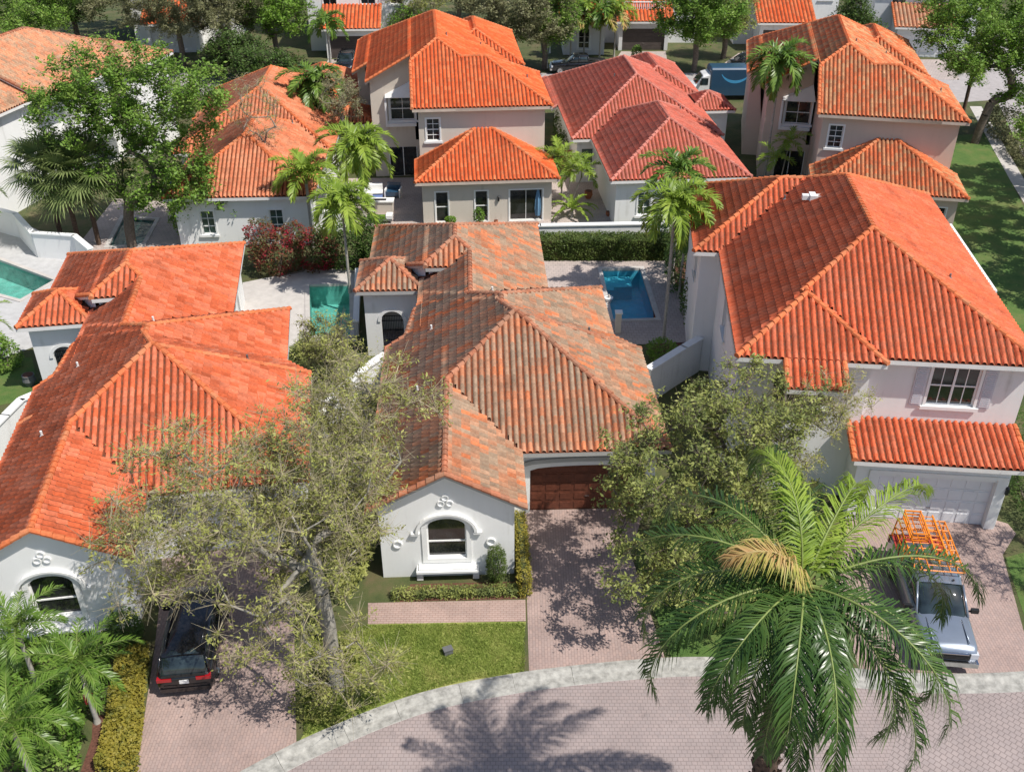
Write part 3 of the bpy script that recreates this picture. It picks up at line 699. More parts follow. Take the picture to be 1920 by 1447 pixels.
# ---- right two storey house seen from the front
def house_A():
    h = thing('house', 'white two storey house with bright orange tile roof and white garage door at right', 'house', (9.9, 38.2, 0), R(-6))
    e, p = 7.2, 0.52
    B = [Blk(-0.35, 12.0, -2.45, 16.6, ez=e, p=p),
         Blk(-0.35, 5.75, -2.85, 8, 'LRF', ez=e, p=p),
         Blk(-0.05, 5.75, -2.85, 2, 'F', ez=e, p=p, region=[(1.65, -4.1), (4.0, -4.1), (4.0, -2.85), (1.65, -2.85)]),
         Blk(-1.6, 9, 7.5, 16.6, 'LFB', ez=e, p=p, region=[(-1.6, 7.5), (5.8, 7.5), (5.8, 16.6), (-1.6, 16.6)])]
    roof(h, B, M['tile_right'], M['cap_orange'], M['fascia_white'])
    wm = M['wall_lilac']
    ow = [(8.0, 9.95, 4.85, 6.7, 0), (2.35, 4.15, 4.6, 6.3, 0)]
    mp = rectw(-0.1, 11.75, -1.95, 16.2)
    walls(h, [B[0]], mp, wm, {0: ow, 3: [(11.6, 12.9, 4.6, 6.2, 0), (6.0, 7.2, 1, 2.4, 0)]})
    window(h, mp[0], mp[1], ow[0], nx=4, nz=2, sur=0.12); window(h, mp[0], mp[1], ow[1], nx=4, nz=2)
    T = frame_fn(mp[0], mp[1]); mb = MB(); mb.box(8.93, 9.02, 0.07, 0.12, 4.85, 6.7, T=T); mb.build('window_mullion', M['trim_white'], h)
    window(h, mp[3], mp[0], (11.6, 12.9, 4.6, 6.2, 0), nx=2, nz=2, sur=0.1); window(h, mp[3], mp[0], (6.0, 7.2, 1, 2.4, 0), nx=2, nz=2)
    for s in (7.32, 10.1):
        mb = MB(); mb.box(s, s + 0.5, -0.05, -0.003, 4.8, 6.75, T=T)
        for k in range(18): mb.box(s + 0.06, s + 0.44, -0.075, -0.051, 4.9 + k * 0.1, 4.96 + k * 0.1, T=T)
        mb.build('shutter', M['shutter'], h)
    wp = rectw(0.4, 5.3, -2.3, 2.5); walls(h, [B[1]], wp, wm, {0: [(1.0, 3.6, 4.6, 6.25, 0)]}); window(h, wp[0], wp[1], (1.0, 3.6, 4.6, 6.25, 0), nx=4, nz=2)
    walls(h, [B[3]], rectw(-1.15, 3, 8, 16.15), wm, {3: [(5.3, 6.5, 4.6, 6.1, 0)]}); window(h, (-1.15, 16.15), (-1.15, 8), (5.3, 6.5, 4.6, 6.1, 0))
    # garage wing with lean-to roof
    G = [Blk(4.8, 11.75, -4.4, -1.97, 'F', ez=3.42, p=0.26)]
    roof(h, G, M['tile_right'], M['cap_orange'], M['fascia_white'], name='garage_roof')
    gp = rectw(5.1, 11.35, -3.95, -1.96); og = (1.0, 5.75, 0, 2.45, 0)
    walls(h, G, gp, M['wall_white'], {0: [og]}); garage_door(h, gp[0], gp[1], og, 'garage_white', rows=4, cols=8, d=0.21)
    T = frame_fn(gp[0], gp[1]); mb = MB()
    for s in (0.55, 5.77): mb.box(s, s + 0.42, -0.08, -0.003, 0, 2.6, T=T)
    mb.box(0.55, 6.19, -0.08, -0.003, 2.601, 2.75, T=T); mb.build('garage_trim', M['trim_white'], h)
    lm = MB()
    for s in (6.22,):
        lm.box(s - 0.06, s + 0.06, -0.18, -0.003, 1.95, 2.25, T=T); lm.cyl(T(s, -0.12, 2.25), T(s, -0.12, 2.36), 0.09, 0.02, n=8)
    lm.build('wall_lamp', M['grille_black'], h)
    for x, y in ((3.0, 10.5), (9.2, 2.5)): vent_pipe(h, x, y, B, 0.25, 0.05, 'metal_grey')
    x, y = 4.1, 9.2; z = hroof(B, x, y); mb = MB(); mb.box(x - 0.5, x + 0.5, y - 0.15, y + 0.15, z + 0.02, z + 0.25); mb.box(x - 0.15, x + 0.15, y - 0.3, y + 0.3, z + 0.0, z + 0.3); mb.build('roof_vent', M['fascia_white'], h)
    # side balcony rail at right
    mb = MB()
    mb.box(11.75, 14.65, 10.4, 19.4, 3.2, 3.4)
    for k in range(44): mb.box(14.5, 14.58, 10.45 + k * 0.2, 10.52 + k * 0.2, 3.4, 4.3)
    mb.box(14.45, 14.63, 10.4, 19.4, 4.301, 4.42); mb.box(11.76, 14.44, 10.4, 10.55, 4.301, 4.42)
    for y in (10.6, 15, 19.2): mb.box(14.4, 14.64, y - .12, y + .12, 0, 3.19)
    mb.build('balcony', M['trim_white'], h)
    return h, B
houseA, BA = house_A()

# ---- two storey houses seen from the back
def house_two(label, loc, rot, tilem, capm, wallm, fasc, glassm, patio):
    h = thing('house', label, 'house', (*loc, 0), R(rot))
    e, p = 7.2, 0.55
    sl = dict(ez=e, p=p)
    B = [Blk(-4.3, 8.1, -4.0, 18, region=[(-0.1, -4), (8.1, -4), (8.1, 18), (-0.1, 18)], **sl),
         Blk(-4.3, 8.1, -4.0, 18, region=[(-3.6, 2.0), (-0.1, 2.0), (-0.1, 18), (-3.6, 18)], **sl),
         Blk(-4.3, 8.1, -4.0, 18, region=[(-4.9, 7.6), (-3.6, 7.6), (-3.6, 18), (-4.9, 18)], **sl),
         Blk(0, 9.9, -4.0, 5.0, 'FRB', region=[(3, -4), (9.9, -4), (9.9, 5), (3, 5)], **sl),
         Blk(1.5, 9.0, 7.5, 19.5, **sl)]
    roof(h, B, M[tilem], M[capm], M[fasc])
    wm = M[wallm]
    mp = [(0.3, -3.5), (9.4, -3.5), (9.4, 4.6), (7.6, 4.6), (7.6, 17.5), (0.3, 17.5)]
    ow = (0.55, 1.5, 4.75, 6.35, 0)
    walls(h, B[:1] + B[3:4], mp, wm, {0: [ow]}); window(h, mp[0], mp[1], ow, nx=2, nz=4, glass=glassm, sur=0.1)
    lp = [(-3.3, 2.5), (0.31, 2.5), (0.31, 17.4), (-3.3, 17.4)]
    ol = (1.45, 3.3, 4.5, 6.2, 0)
    ox = (1.2, 3.3, 0.05, 2.3, 0)
    walls(h, B[1:2], lp, wm, {0: [ol, ox] if False else [ol]})
    window(h, lp[0], lp[1], ol, nx=2, nz=2, glass=glassm, sur=0.14)
    T = frame_fn(lp[0], lp[1]); mb = MB(); mb.box(1.2, 3.3, -0.03, -0.003, 0.05, 2.35, T=T); dd = mb.build('patio_door', M['glass'], h)
    mb = MB()
    for s in (1.15, 2.22, 3.3): mb.box(s, s + 0.06, -0.06, -0.031, 0.05, 2.4, T=T)
    mb.build('frame', M['trim_white'], dd)
    mb = MB(); q = [T(1.1, -0.004, 6.5), T(3.4, -0.004, 6.5), T(3.2, -0.004, 7.5), T(1.1, -0.5, 6.35), T(3.5, -0.5, 6.35)]
    mb.add(q, [(0, 3, 4, 1), (3, 0, 2), (4, 2, 1), (3, 2, 4)]); mb.build('window_hood', M['trim_white'], h)
    mb = MB(); mb.box(1.05, 1.2, -0.35, -0.003, 4.1, 6.3, T=T); mb.box(1.05, 3.4, -0.3, -0.003, 4.05, 4.3, T=T); mb.build('bay_frame', M['trim_white'], h)
    walls(h, B[2:3], rectw(-4.5, -3.29, 8.0, 17.4), wm)
    walls(h, B[4:5], rectw(2.1, 8.5, 10, 19), wm)
    # rear single storey wing
    G = [Blk(-0.15, 10.0, -8.0, 2.5, 'LRF', ez=3.25, p=0.52, region=[(-0.15, -8), (10.0, -8), (10.0, -3.52), (-0.15, -3.52)])]
    roof(h, G, M[tilem], M[capm], M[fasc], name='rear_roof')
    gp = rectw(0.35, 9.5, -7.5, -3.51)
    ops = patio
    walls(h, G, gp, wm, {0: ops})
    for o in ops:
        if o[1] - o[0] > 1.5: window(h, gp[0], gp[1], o, nx=2, nz=1, sur=0.08, sill=False, name='sliding_door')
        else: window(h, gp[0], gp[1], o, nx=1, nz=2, sur=0.08, sill=False)
    for x, y in ((5.5, 8), (2.7, 4.8), (8.5, 0.5)): vent_pipe(h, x, y, B, 0.3, 0.05, 'metal_grey')
    return h, B, gp
patio = [(0.9, 1.8, 0.1, 2.35, 0), (3.7, 4.6, 0.1, 2.35, 0), (6.15, 8.5, 0.05, 2.35, 0)]
houseB, BB, gpB = house_two('two storey cream house with vivid orange tile roof and low rear wing, upper middle', (-7.3, 73.8), 5.0,
    'tile_orange', 'cap_orange', 'wall_cream', 'fascia_cream', 'glass', patio)
houseF, BF, gpF = house_two('two storey beige house with mottled orange and cream tiles at upper right', (22.2, 72.6), -11.0,
    'tile_mixed', 'cap_orange', 'wall_beige', 'fascia_cream', 'glass', patio)
T = frame_fn(gpB[0], gpB[1]); mb = MB(); mb.box(5.3, 5.42, -0.15, -0.003, 1.6, 1.9, T=T); mb.cyl(T(5.36, -0.1, 1.9), T(5.36, -0.1, 2.0), 0.1, 0.02, n=8); mb.build('wall_lamp', M['grille_black'], houseB)

# ---- single storey houses of the back row seen from behind
def house_back(label, loc, rot, tilem, capm, wallm, fasc):
    h = thing('house', label, 'house', (*loc, 0), R(rot))
    B = [Blk(0, 9.9, 0, 14),
         Blk(-1.5, 10.3, 9.0, 26.5),
         Blk(-1.5, 10.3, 9.0, 30, 'L', region=[(-2.0, 18), (-1.5, 18), (-1.5, 27), (-2.0, 27)]),
         Blk(4.3, 11.2, 19, 30.5),
         Blk(9.1, 13.0, 15.4, 19.4)]
    roof(h, B, M[tilem], M[capm], M[fasc])
    wm = M[wallm]
    rp = rectw(0.5, 9.4, 0.5, 13.5)
    walls(h, B[:1], rp, wm, {0: [(1.6, 2.5, 0.85, 2.5, 0), (6.2, 7.1, 0.85, 2.5, 0)]})
    window(h, rp[0], rp[1], (1.6, 2.5, 0.85, 2.5, 0), nx=2, nz=3, glass='glass_green', sur=0.1); window(h, rp[0], rp[1], (6.2, 7.1, 0.85, 2.5, 0), nx=2, nz=3, glass='glass_green', sur=0.1)
    mp = rectw(-1.0, 9.8, 9.5, 24)
    walls(h, B[1:2], mp, wm, {0: [(0.35, 1.3, 1.5, 2.7, 0)]}); window(h, mp[0], mp[1], (0.35, 1.3, 1.5, 2.7, 0), nx=1, nz=2, glass='glass_green')
    walls(h, B[3:4], rectw(4.8, 10.7, 19.5, 30), wm); 
    walls(h, B[4:5], rectw(9.6, 12.5, 15.9, 18.9), wm, name='entry_tower')
    for x, y in ((7.2, 11), (3, 17)): vent_pipe(h, x, y, B, 0.3, 0.05, 'metal_grey')
    return h, B
houseE, BE = house_back('single storey house with dusky red tile roof between the two tall orange roofs', (6.77, 65.3), 4.65, 'tile_red', 'cap_red', 'wall_white', 'fascia_white')
houseG, BG = house_back('single storey house with orange tile roof behind the big green tree', (-23.0, 62.0), 3.0, 'tile_salmon', 'cap_orange', 'wall_white', 'fascia_white')

# ---- left two storey house
def house_H():
    a = Vector(at(0, 214, 7.2)); b = Vector(at(113, 165, 7.2)); d = (b - a).normalized(); ang = math.atan2(d.y, d.x) - R(90)
    h = thing('house', 'tall white house with faded orange roof at the left edge of the photo', 'house', (b.x, b.y, 0), ang)
    B = [Blk(-13, 0, -22, 0.5, 'LRB', ez=7.2, p=0.42), Blk(-13, 0.9, -3, 12, 'LRB', ez=7.2, p=0.42), Blk(-9, 2.4, 5, 12, 'RFB', ez=7.2, p=0.42)]
    roof(h, B, M['tile_old'], M['cap_weathered'], M['fascia_white'])
    walls(h, B[:1], rectw(-12.5, -0.5, -21.5, 0), M['wall_white'])
    walls(h, B[1:2], rectw(-12.5, 0.3, -0.02, 11.5), M['wall_white'])
    walls(h, B[2:3], rectw(-8.5, 1.9, 5.5, 11.5), M['wall_white'])
    mb = MB(); mb.box(0.31, 1.9, 0.2, 4.4, 3.1, 3.3); mb.box(1.75, 1.9, 0.2, 4.4, 3.3, 4.2); mb.box(0.31, 1.75, 0.2, 0.35, 3.3, 4.2); mb.build('balcony', M['trim_white'], h)
    mb = MB(); mb.cyl((-0.42, -4.2, 0), (-0.42, -4.2, 7.0), 0.05); mb.build('downpipe', M['trim_white'], h)
    return h
houseH = house_H()

# ---- far row across the back street
def house_far(label, loc, rot, wallm, door, tilem='tile_orange', x_g=0.0, arch=False, balcony=False, wid=6.4):
    h = thing('house', label, 'house', (*loc, 0), R(rot))
    e = 7.2
    B = [Blk(-5.5, 7, 3.2, 17, ez=e, p=0.5)]
    roof(h, B, M[tilem], M['cap_orange'], M['fascia_white'], tw=0.42, cl=0.5)
    mp = rectw(-5, 6.5, 3.7, 16.5); ops = [(6.0, 7.6, 5.0, 6.5, 0), (9.3, 10.7, 5.0, 6.5, 0), (1.8, 3.3, 4.8, 6.5, 0)]
    walls(h, B, mp, M[wallm], {0: ops})
    for o in ops: window(h, mp[0], mp[1], o, sur=0.12)
    G = [Blk(-wid / 2, wid / 2, -0.5, 3.69, 'F', ez=3.25, p=0.42)]
    roof(h, G, M[tilem], M['cap_orange'], M['fascia_white'], tw=0.42, cl=0.5, name='garage_roof')
    gp = rectw(-wid / 2 + 0.4, wid / 2 - 0.4, 0, 3.69); w2 = wid - 0.8; og = (w2 / 2 - 2.4, w2 / 2 + 2.4, 0, 2.4, 0)
    walls(h, G, gp, M[wallm], {0: [og]}); garage_door(h, gp[0], gp[1], og, door, grooves=door != 'garage_dark')
    if arch:
        A_ = [Blk(-9.6, -4.2, -2.5, 8, 'LRF', ez=3.6, p=0.5)]
        roof(h, A_, M[tilem], M['cap_orange'], M['fascia_white'], tw=0.42, cl=0.5, name='bay_roof')
        ap = rectw(-9.2, -4.6, -2.0, 8); oo = (1.7, 2.9, 0.7, 3.1, 0.55)
        walls(h, A_, ap, M[wallm], {0: [oo]}); window(h, ap[0], ap[1], oo, nx=2, nz=3, sur=0.15)
    if balcony:
        mb = MB(); mb.box(-2.4, 2.6, 1.5, 3.69, 3.9, 4.1)
        for k in range(22): mb.box(-2.3 + k * 0.22, -2.22 + k * 0.22, 1.55, 1.63, 4.1, 4.9)
        mb.box(-2.4, 2.6, 1.5, 1.68, 4.9, 5.02); mb.build('balcony', M['trim_white'], h)
    return h
def fx(px, py): p = at(px, py, 0); return (p[0], p[1])
house_far('white two storey house with orange awning roof above the black car', fx(662, 110), 3, 'wall_white', 'garage_dark')
house_far('grey house with arched window and open dark garage behind the row of thin palms', fx(1205, 95), 0, 'wall_grey', 'garage_dark', arch=True, balcony=True)  # open garage: a dark door panel stands for its shaded inside
house_far('white two storey house with orange garage roof beyond the delivery van', fx(1466, 98), -2, 'wall_white', 'garage_dark')
house_far('pale house with faded garage roof beside the cone shaped tree, far right', fx(1722, 108), -8, 'wall_grey', 'garage_white', tilem='tile_old')
house_far('white house mostly hidden behind the grey leaved trees, top left', fx(330, 100), 6, 'wall_white', 'garage_white')

# ================================================================== GROUND, ROADS, POOLS
def P(*pts): return [at(x, y, 0)[:2] for x, y in pts]
def grow(poly, d):
    cx = sum(p[0] for p in poly) / len(poly); cy = sum(p[1] for p in poly) / len(poly); out = []
    n = len(poly)
    for i in range(n):      # offset of convex CCW polygon corners
        a, b, c = Vector(poly[i - 1]), Vector(poly[i]), Vector(poly[(i + 1) % n])
        n1 = Vector(((b - a).y, -(b - a).x)).normalized(); n2 = Vector(((c - b).y, -(c - b).x)).normalized()
        k = (n1 + n2) / (1 + n1.dot(n2)); out.append((b.x + k.x * d, b.y + k.y * d))
    return out
def ccw(poly):
    s = sum(poly[i][0] * poly[(i + 1) % len(poly)][1] - poly[(i + 1) % len(poly)][0] * poly[i][1] for i in range(len(poly)))
    return poly if s > 0 else poly[::-1]
poolC = ccw([(6.0, 52.0), (8.55, 52.15), (8.35, 59.0), (5.85, 58.9)])
poolD = ccw(P((580, 535), (655, 533), (656, 630), (582, 630)))
poolL = ccw(P((-60, 466), (101, 526), (38, 562), (-110, 522)))
poolG = ccw(P((204, 462), (232, 408), (292, 412), (266, 458)))
pools = [poolC, poolD, poolL, poolG]
holes = [grow(p, 0.10) for p in pools]
sheet('ground', [(-260, -60), (260, -60), (260, 420), (-260, 420)], 0.0, M['ground'], holes)
def make_pool(poly, label, basin, water, floorm=None, steps=None):
    t = thing('swimming_pool', label, 'swimming pool', (0, 0, 0))
    n = len(poly); out = grow(poly, 0.28); mb = MB(); zt = 0.06
    mb.add([(x, y, zt) for x, y in poly] + [(x, y, zt) for x, y in out] + [(x, y, 0.0) for x, y in out] + [(x, y, -0.15) for x, y in poly],
           [(i, n + i, n + (i + 1) % n, (i + 1) % n) for i in range(n)] + [(n + i, 2 * n + i, 2 * n + (i + 1) % n, n + (i + 1) % n) for i in range(n)] +
           [(i, (i + 1) % n, 3 * n + (i + 1) % n, 3 * n + i) for i in range(n)])
    mb.build('coping', M['deck_light'], t)
    mb = MB(); mb.add([(x, y, -0.15) for x, y in poly] + [(x, y, -1.4) for x, y in poly],
                      [tuple(range(n, 2 * n))] + [(i, (i + 1) % n, n + (i + 1) % n, n + i) for i in range(n)])
    mb.build('basin', M[basin], t)
    if steps: 
        mb = MB(); mb.prism(steps, -1.39, -0.5); mb.build('steps', M['plaster'], t)
    g = [(x, y) for x, y in poly]
    mb = MB(); mb.add([(x, y, -0.1) for x, y in g], [tuple(range(n))]); mb.build('water', M[water], t)
    return t
make_pool(poolC, 'rectangular blue swimming pool beside the weathered roof house, half in shade', 'plaster_deep', 'water_blue',
          steps=[(6.0, 56.9), (6.5, 56.9), (6.5, 57.3), (7.7, 57.35), (7.65, 58.85), (5.95, 58.8)])
make_pool(poolD, 'green water pool between the deep orange roof and the small arched tower', 'plaster_green', 'water_green')
make_pool(poolL, 'teal pool on the white terrace at the left edge of the photo', 'plaster_green', 'water_green')
make_pool(poolG, 'small green pool below the trunk of the big forked tree', 'plaster_green', 'water_green')
# terraces
sheet('pool_terrace', ccw([(1.5, 48.5), (10.6, 49.4), (10.3, 60.3), (1.3, 60.2)]), 0.008, M['deck_paver'], [holes[0]])
sheet('pool_terrace', ccw(P((455, 530), (580, 505), (668, 505), (668, 640), (560, 640), (545, 660), (455, 640))), 0.008, M['deck_light'], [holes[1]])
sheet('pool_terrace', ccw(P((-160, 400), (10, 402), (150, 470), (160, 540), (90, 640), (-40, 690), (-200, 640))), 0.008, M['deck_grey'], [holes[2]])
sheet('pool_terrace', ccw(P((150, 455), (215, 372), (330, 380), (400, 400), (360, 480), (180, 480))), 0.008, M['deck_paver'], [holes[3]])
sheet('patio', ccw(P((640, 335), (1015, 330), (1250, 330), (1260, 425), (1020, 425), (660, 425))), 0.010, M['deck_paver'])
sheet('side_yard_shade', ccw(P((1225, 490), (1310, 490), (1330, 660), (1225, 660))), 0.004, M['mulch'])  # dark mulch strip puts the right house's shade into the ground colour
# curved kerb and street
kpx = [(380, 1490), (470, 1440), (560, 1393), (640, 1358), (700, 1333), (780, 1305), (860, 1285), (930, 1272), (990, 1262), (1070, 1252), (1160, 1243), (1260, 1236), (1360, 1236), (1460, 1242), (1560, 1252), (1660, 1262), (1740, 1266), (1830, 1266), (1920, 1262), (2050, 1252), (2250, 1230)]
kin = [Vector(at(x, y, 0)[:2]) for x, y in kpx]
def smooth(pts, n=4):
    out = []
    for i in range(len(pts) - 1):
        p0 = pts[max(0, i - 1)]; p1 = pts[i]; p2 = pts[i + 1]; p3 = pts[min(len(pts) - 1, i + 2)]
        for k in range(n):
            t = k / n; out.append(0.5 * ((2 * p1) + (p2 - p0) * t + (2 * p0 - 5 * p1 + 4 * p2 - p3) * t * t + (3 * p1 - p0 - 3 * p2 + p3) * t ** 3))
    return out + [pts[-1]]
kin = smooth(kin)
def offs(pl, d):
    out = []
    for i, p in enumerate(pl):
        a = pl[max(0, i - 1)]; b = pl[min(len(pl) - 1, i + 1)]; t = (b - a).normalized(); out.append(p + Vector((t.y, -t.x)) * d)
    return out
prof = [(0.0, 0.0), (0.0, 0.13), (0.16, 0.14), (0.30, 0.10), (0.42, 0.03), (0.80, 0.016), (0.82, 0.0)]
mb = MB(); lines = [(offs(kin, d), z) for d, z in prof]
for i in range(len(kin) - 1):
    seg = i % 6 == 5
    for (la, za), (lb, zb) in zip(lines[:-1], lines[1:]):
        a, b, c, d = la[i], la[i + 1], lb[i + 1], lb[i]
        if seg: b = a + (b - a) * 0.97; c = d + (c - d) * 0.97
        mb.add([(a.x, a.y, za), (d.x, d.y, zb), (c.x, c.y, zb), (b.x, b.y, za)], [(0, 1, 2, 3)])
kb = mb.build('kerb', M['kerb']); kb['kind'] = 'structure'
st = offs(kin, 0.6)
sheet('street', ccw([(p.x, p.y) for p in st] + [(60, 24), (60, -40), (-60, -40), (-60, 10)]), 0.004, M['street_paver'])
xp = P((1750, 1300), (1920, 1296), (2100, 1290), (2100, 1700), (1560, 1700), (1690, 1360))
sheet('street_inlay', ccw(xp), 0.008, M['street_paver_x'])
# driveways
def kerb_at(x):
    return min(kin, key=lambda p: abs(p.x - x)).y
def drive(name, pts, z=0.012, m='drive_paver'):
    return sheet(name, ccw(pts), z, M[m])
def kpts(x0, x1): return [(p.x, p.y + 0.05) for p in kin if x0 < p.x < x1]
k1 = kpts(0.62, 5.6); drive('driveway', [(0.55, 34.3), (0.62, kerb_at(0.62) + .05)] + k1 + [(5.65, kerb_at(5.6) + .05), (4.95, 31.5), (5.9, 34.5)])
dd = P((255, 1450), (290, 1215), (305, 1080), (300, 990), (560, 990), (552, 1200), (556, 1400))
drive('driveway', [dd[0], dd[1], dd[2], dd[3], dd[4], dd[5], dd[6]] + [(p.x, p.y + .05) for p in kin if dd[0][0] < p.x < dd[6][0]][::-1])
ga = [(p.x, p.y + 0.05) for p in kin if 12.3 < p.x < 21.5]
drive('driveway', [(15.0, 34.6), (12.9, 29.0)] + ga + [at(1935, 1240, 0)[:2], at(1880, 1040, 0)[:2], at(1905, 1000, 0)[:2], (21.5, 33.4), (20.6, 33.9)], m='drive_paver')
sheet('footpath', ccw(P((690, 1130), (985, 1124), (986, 1164), (690, 1170))), 0.010, M['walk_paver'])
k2 = [(p.x, p.y + 0.04) for p in kin if -7.2 < p.x < 0.56]
sheet('lawn', ccw(P((690, 1168), (986, 1165)) + k2[::-1]), 0.006, M['lawn'])
k3 = [(p.x, p.y + 0.04) for p in kin if 5.72 < p.x < 12.3]
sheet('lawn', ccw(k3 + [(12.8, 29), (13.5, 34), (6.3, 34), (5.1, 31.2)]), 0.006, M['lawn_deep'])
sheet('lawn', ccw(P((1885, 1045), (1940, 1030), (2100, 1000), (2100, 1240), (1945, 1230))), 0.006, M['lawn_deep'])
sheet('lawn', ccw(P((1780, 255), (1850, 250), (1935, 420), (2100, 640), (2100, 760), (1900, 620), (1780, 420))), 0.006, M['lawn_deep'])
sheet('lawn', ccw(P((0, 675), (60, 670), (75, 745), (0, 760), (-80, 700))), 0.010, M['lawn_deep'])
sheet('garden_path', ccw(P((150, 1450), (172, 1385), (175, 1340), (200, 1340), (205, 1385), (185, 1450))), 0.012, M['mulch'])
sheet('planting_bed', ccw(P((770, 1095), (965, 1090), (985, 965), (1000, 965), (986, 1122), (740, 1128))), 0.010, M['mulch'])
# back street, side road, far drives
sheet('back_street', ccw([(-70, 99), (34, 99), (42, 96), (60, 100), (60, 107), (-70, 107)]), 0.006, M['road_far'])
sheet('side_road', ccw(P((1775, 95), (1830, 100), (1870, 190), (1935, 330), (2150, 620), (2400, 620), (2100, 160), (1900, 60), (1780, 80))), 0.009, M['road_far'])
sheet('pavement', ccw(P((1818, 200), (1840, 200), (1925, 345), (1980, 430), (1950, 430), (1895, 340))), 0.018, M['deck_light'])
for (a, b, c, d) in (((615, 112), (715, 112), (725, 150), (600, 150)), ((1165, 97), (1248, 97), (1260, 165), (1120, 160)), ((1385, 100), (1530, 100), (1540, 150), (1300, 160)), ((1660, 112), (1780, 112), (1800, 150), (1650, 150))):
    sheet('far_driveway', ccw(P(a, b, c, d)), 0.012, M['deck_paver'])
sheet('garden_path', ccw(P((487, 118), (500, 112), (560, 122), (560, 128))), 0.012, M['deck_light'])

# ---- garden walls
def gwall(label, pts, h, t=0.2, m='wall_white', cap=True, z0=0.0):
    o = thing('garden_wall', label, 'garden wall', (pts[0][0], pts[0][1], 0)); ox, oy = pts[0][:2]
    mb, mc = MB(), MB()
    for i in range(len(pts) - 1):
        a, b = Vector(pts[i][:2]), Vector(pts[i + 1][:2]); l = (b - a).length; d = (b - a) / l; n = Vector((-d.y, d.x))
        h0 = h[i] if isinstance(h, (list, tuple)) else h; h1 = h[i + 1] if isinstance(h, (list, tuple)) else h
        for (mm, tt, lo, hi, ov) in ((mb, t, None, 0, 0), (mc, t + 0.14, 0.002, 0.09, 0.04)):
            q = []
            for (p, hh, e) in ((a, h0, -ov), (b, h1, ov)):
                for s in (-tt / 2, tt / 2):
                    x, y = p.x + d.x * e + n.x * s - ox, p.y + d.y * e + n.y * s - oy
                    q.append((x, y, z0 if lo is None else hh + lo)); q.append((x, y, hh + hi))
            mm.add(q, [(0, 4, 5, 1), (2, 3, 7, 6), (1, 5, 7, 3), (0, 1, 3, 2), (4, 6, 7, 5)])
    mb.build('wall', M[m], o)
    if cap: mc.build('coping', M['trim_white'], o)
    return o
gwall('long white garden wall behind the clipped hedge', [(-9.0, 62.0), (1.9, 62.3), (10.6, 62.7)], 1.6, 0.3)
gwall('white curved wall running down from the arched tower to the sparse tree', [at(722, 668, 1.7)[:2], at(690, 690, 1.6)[:2], at(655, 718, 1.5)[:2], at(622, 748, 1.4)[:2], at(600, 785, 1.4)[:2]], [1.8, 1.7, 1.55, 1.45, 1.4], 0.3)
gwall('white sloping wall between the weathered roof and the right house', [(6.9, 43.0), (9.0, 45.2), (10.0, 46.2)], 2.0, 0.3)
gwall('white curved wall at the left edge beside the deep orange roof', [at(75, 735, 1.6)[:2], at(40, 750, 1.6)[:2], at(10, 780, 1.6)[:2], at(-60, 850, 1.6)[:2]], 1.6, 0.3)
gwall('white wall around the teal pool terrace, upper left', [at(-60, 380, 1.6)[:2], at(30, 405, 1.6)[:2], at(62, 440, 1.6)[:2], at(140, 445, 1.6)[:2], at(170, 470, 1.6)[:2]], 1.7, 0.25)
gwall('low white wall on the right of the green pool', [(-8.9, 50.0), (-9.7, 57)], 0.9, 0.2, m='wall_grey')
gwall('white wall below the red flowering bush', [at(385, 440, 0)[:2], at(470, 440, 0)[:2], at(660, 432, 0)[:2]], 1.5, 0.25)

# ================================================================== VEGETATION
def gpt(px, py): return at(px, py, 0)[:2]
def rot_basis(n, rng):
    """n random orthonormal pairs"""
    a = rng.normal(size=(n, 3)); a /= np.linalg.norm(a, axis=1, keepdims=True)
    b = rng.normal(size=(n, 3)); b -= (b * a).sum(1, keepdims=True) * a; b /= np.linalg.norm(b, axis=1, keepdims=True)
    return a, b
def leaves(name, pts, size, mat, parent, rng, aspect=0.5, up=0.5):
    n = len(pts); a, b = rot_basis(n, rng)
    nrm = np.cross(a, b); nrm[:, 2] = np.abs(nrm[:, 2]) + up; nrm /= np.linalg.norm(nrm, axis=1, keepdims=True)
    b = np.cross(nrm, a); b /= np.linalg.norm(b, axis=1, keepdims=True); a = np.cross(b, nrm)
    s = (size * (0.45 + 1.2 * rng.random(n) ** 1.6))[:, None]; l = a * s * 0.5; w_ = b * s * 0.5 * aspect
    V = np.stack([pts - l, pts - w_ - l * 0.1, pts + l, pts + w_ - l * 0.1], 1).reshape(-1, 3)
    F = np.arange(4 * n).reshape(n, 4)
    return np_mesh(name, V, F, mat, parent)
def tubes(segs, name, mat, parent, n=5):
    """segs: array rows p0(3) p1(3) r0 r1"""
    S = np.array(segs, float); m = len(S); p0, p1 = S[:, :3], S[:, 3:6]; d = p1 - p0; d /= (np.linalg.norm(d, axis=1, keepdims=True) + 1e-9)
    ref = np.where(np.abs(d[:, 2:3]) < 0.9, np.array([[0, 0, 1.0]]), np.array([[1.0, 0, 0]])); u = np.cross(d, ref); u /= np.linalg.norm(u, axis=1, keepdims=True); v = np.cross(d, u)
    an = np.arange(n) * 2 * np.pi / n; ring_ = (np.cos(an)[None, :, None] * u[:, None] + np.sin(an)[None, :, None] * v[:, None])
    A = p0[:, None] + ring_ * S[:, 6][:, None, None]; B_ = p1[:, None] + ring_ * S[:, 7][:, None, None]
    V = np.concatenate([A, B_], 1).reshape(-1, 3); i = np.arange(n); j = (i + 1) % n
    f = np.stack([i, j, n + j, n + i], 1); F = (f[None] + (np.arange(m) * 2 * n)[:, None, None]).reshape(-1, 4)
    return np_mesh(name, V, F, mat, parent, smooth=True)
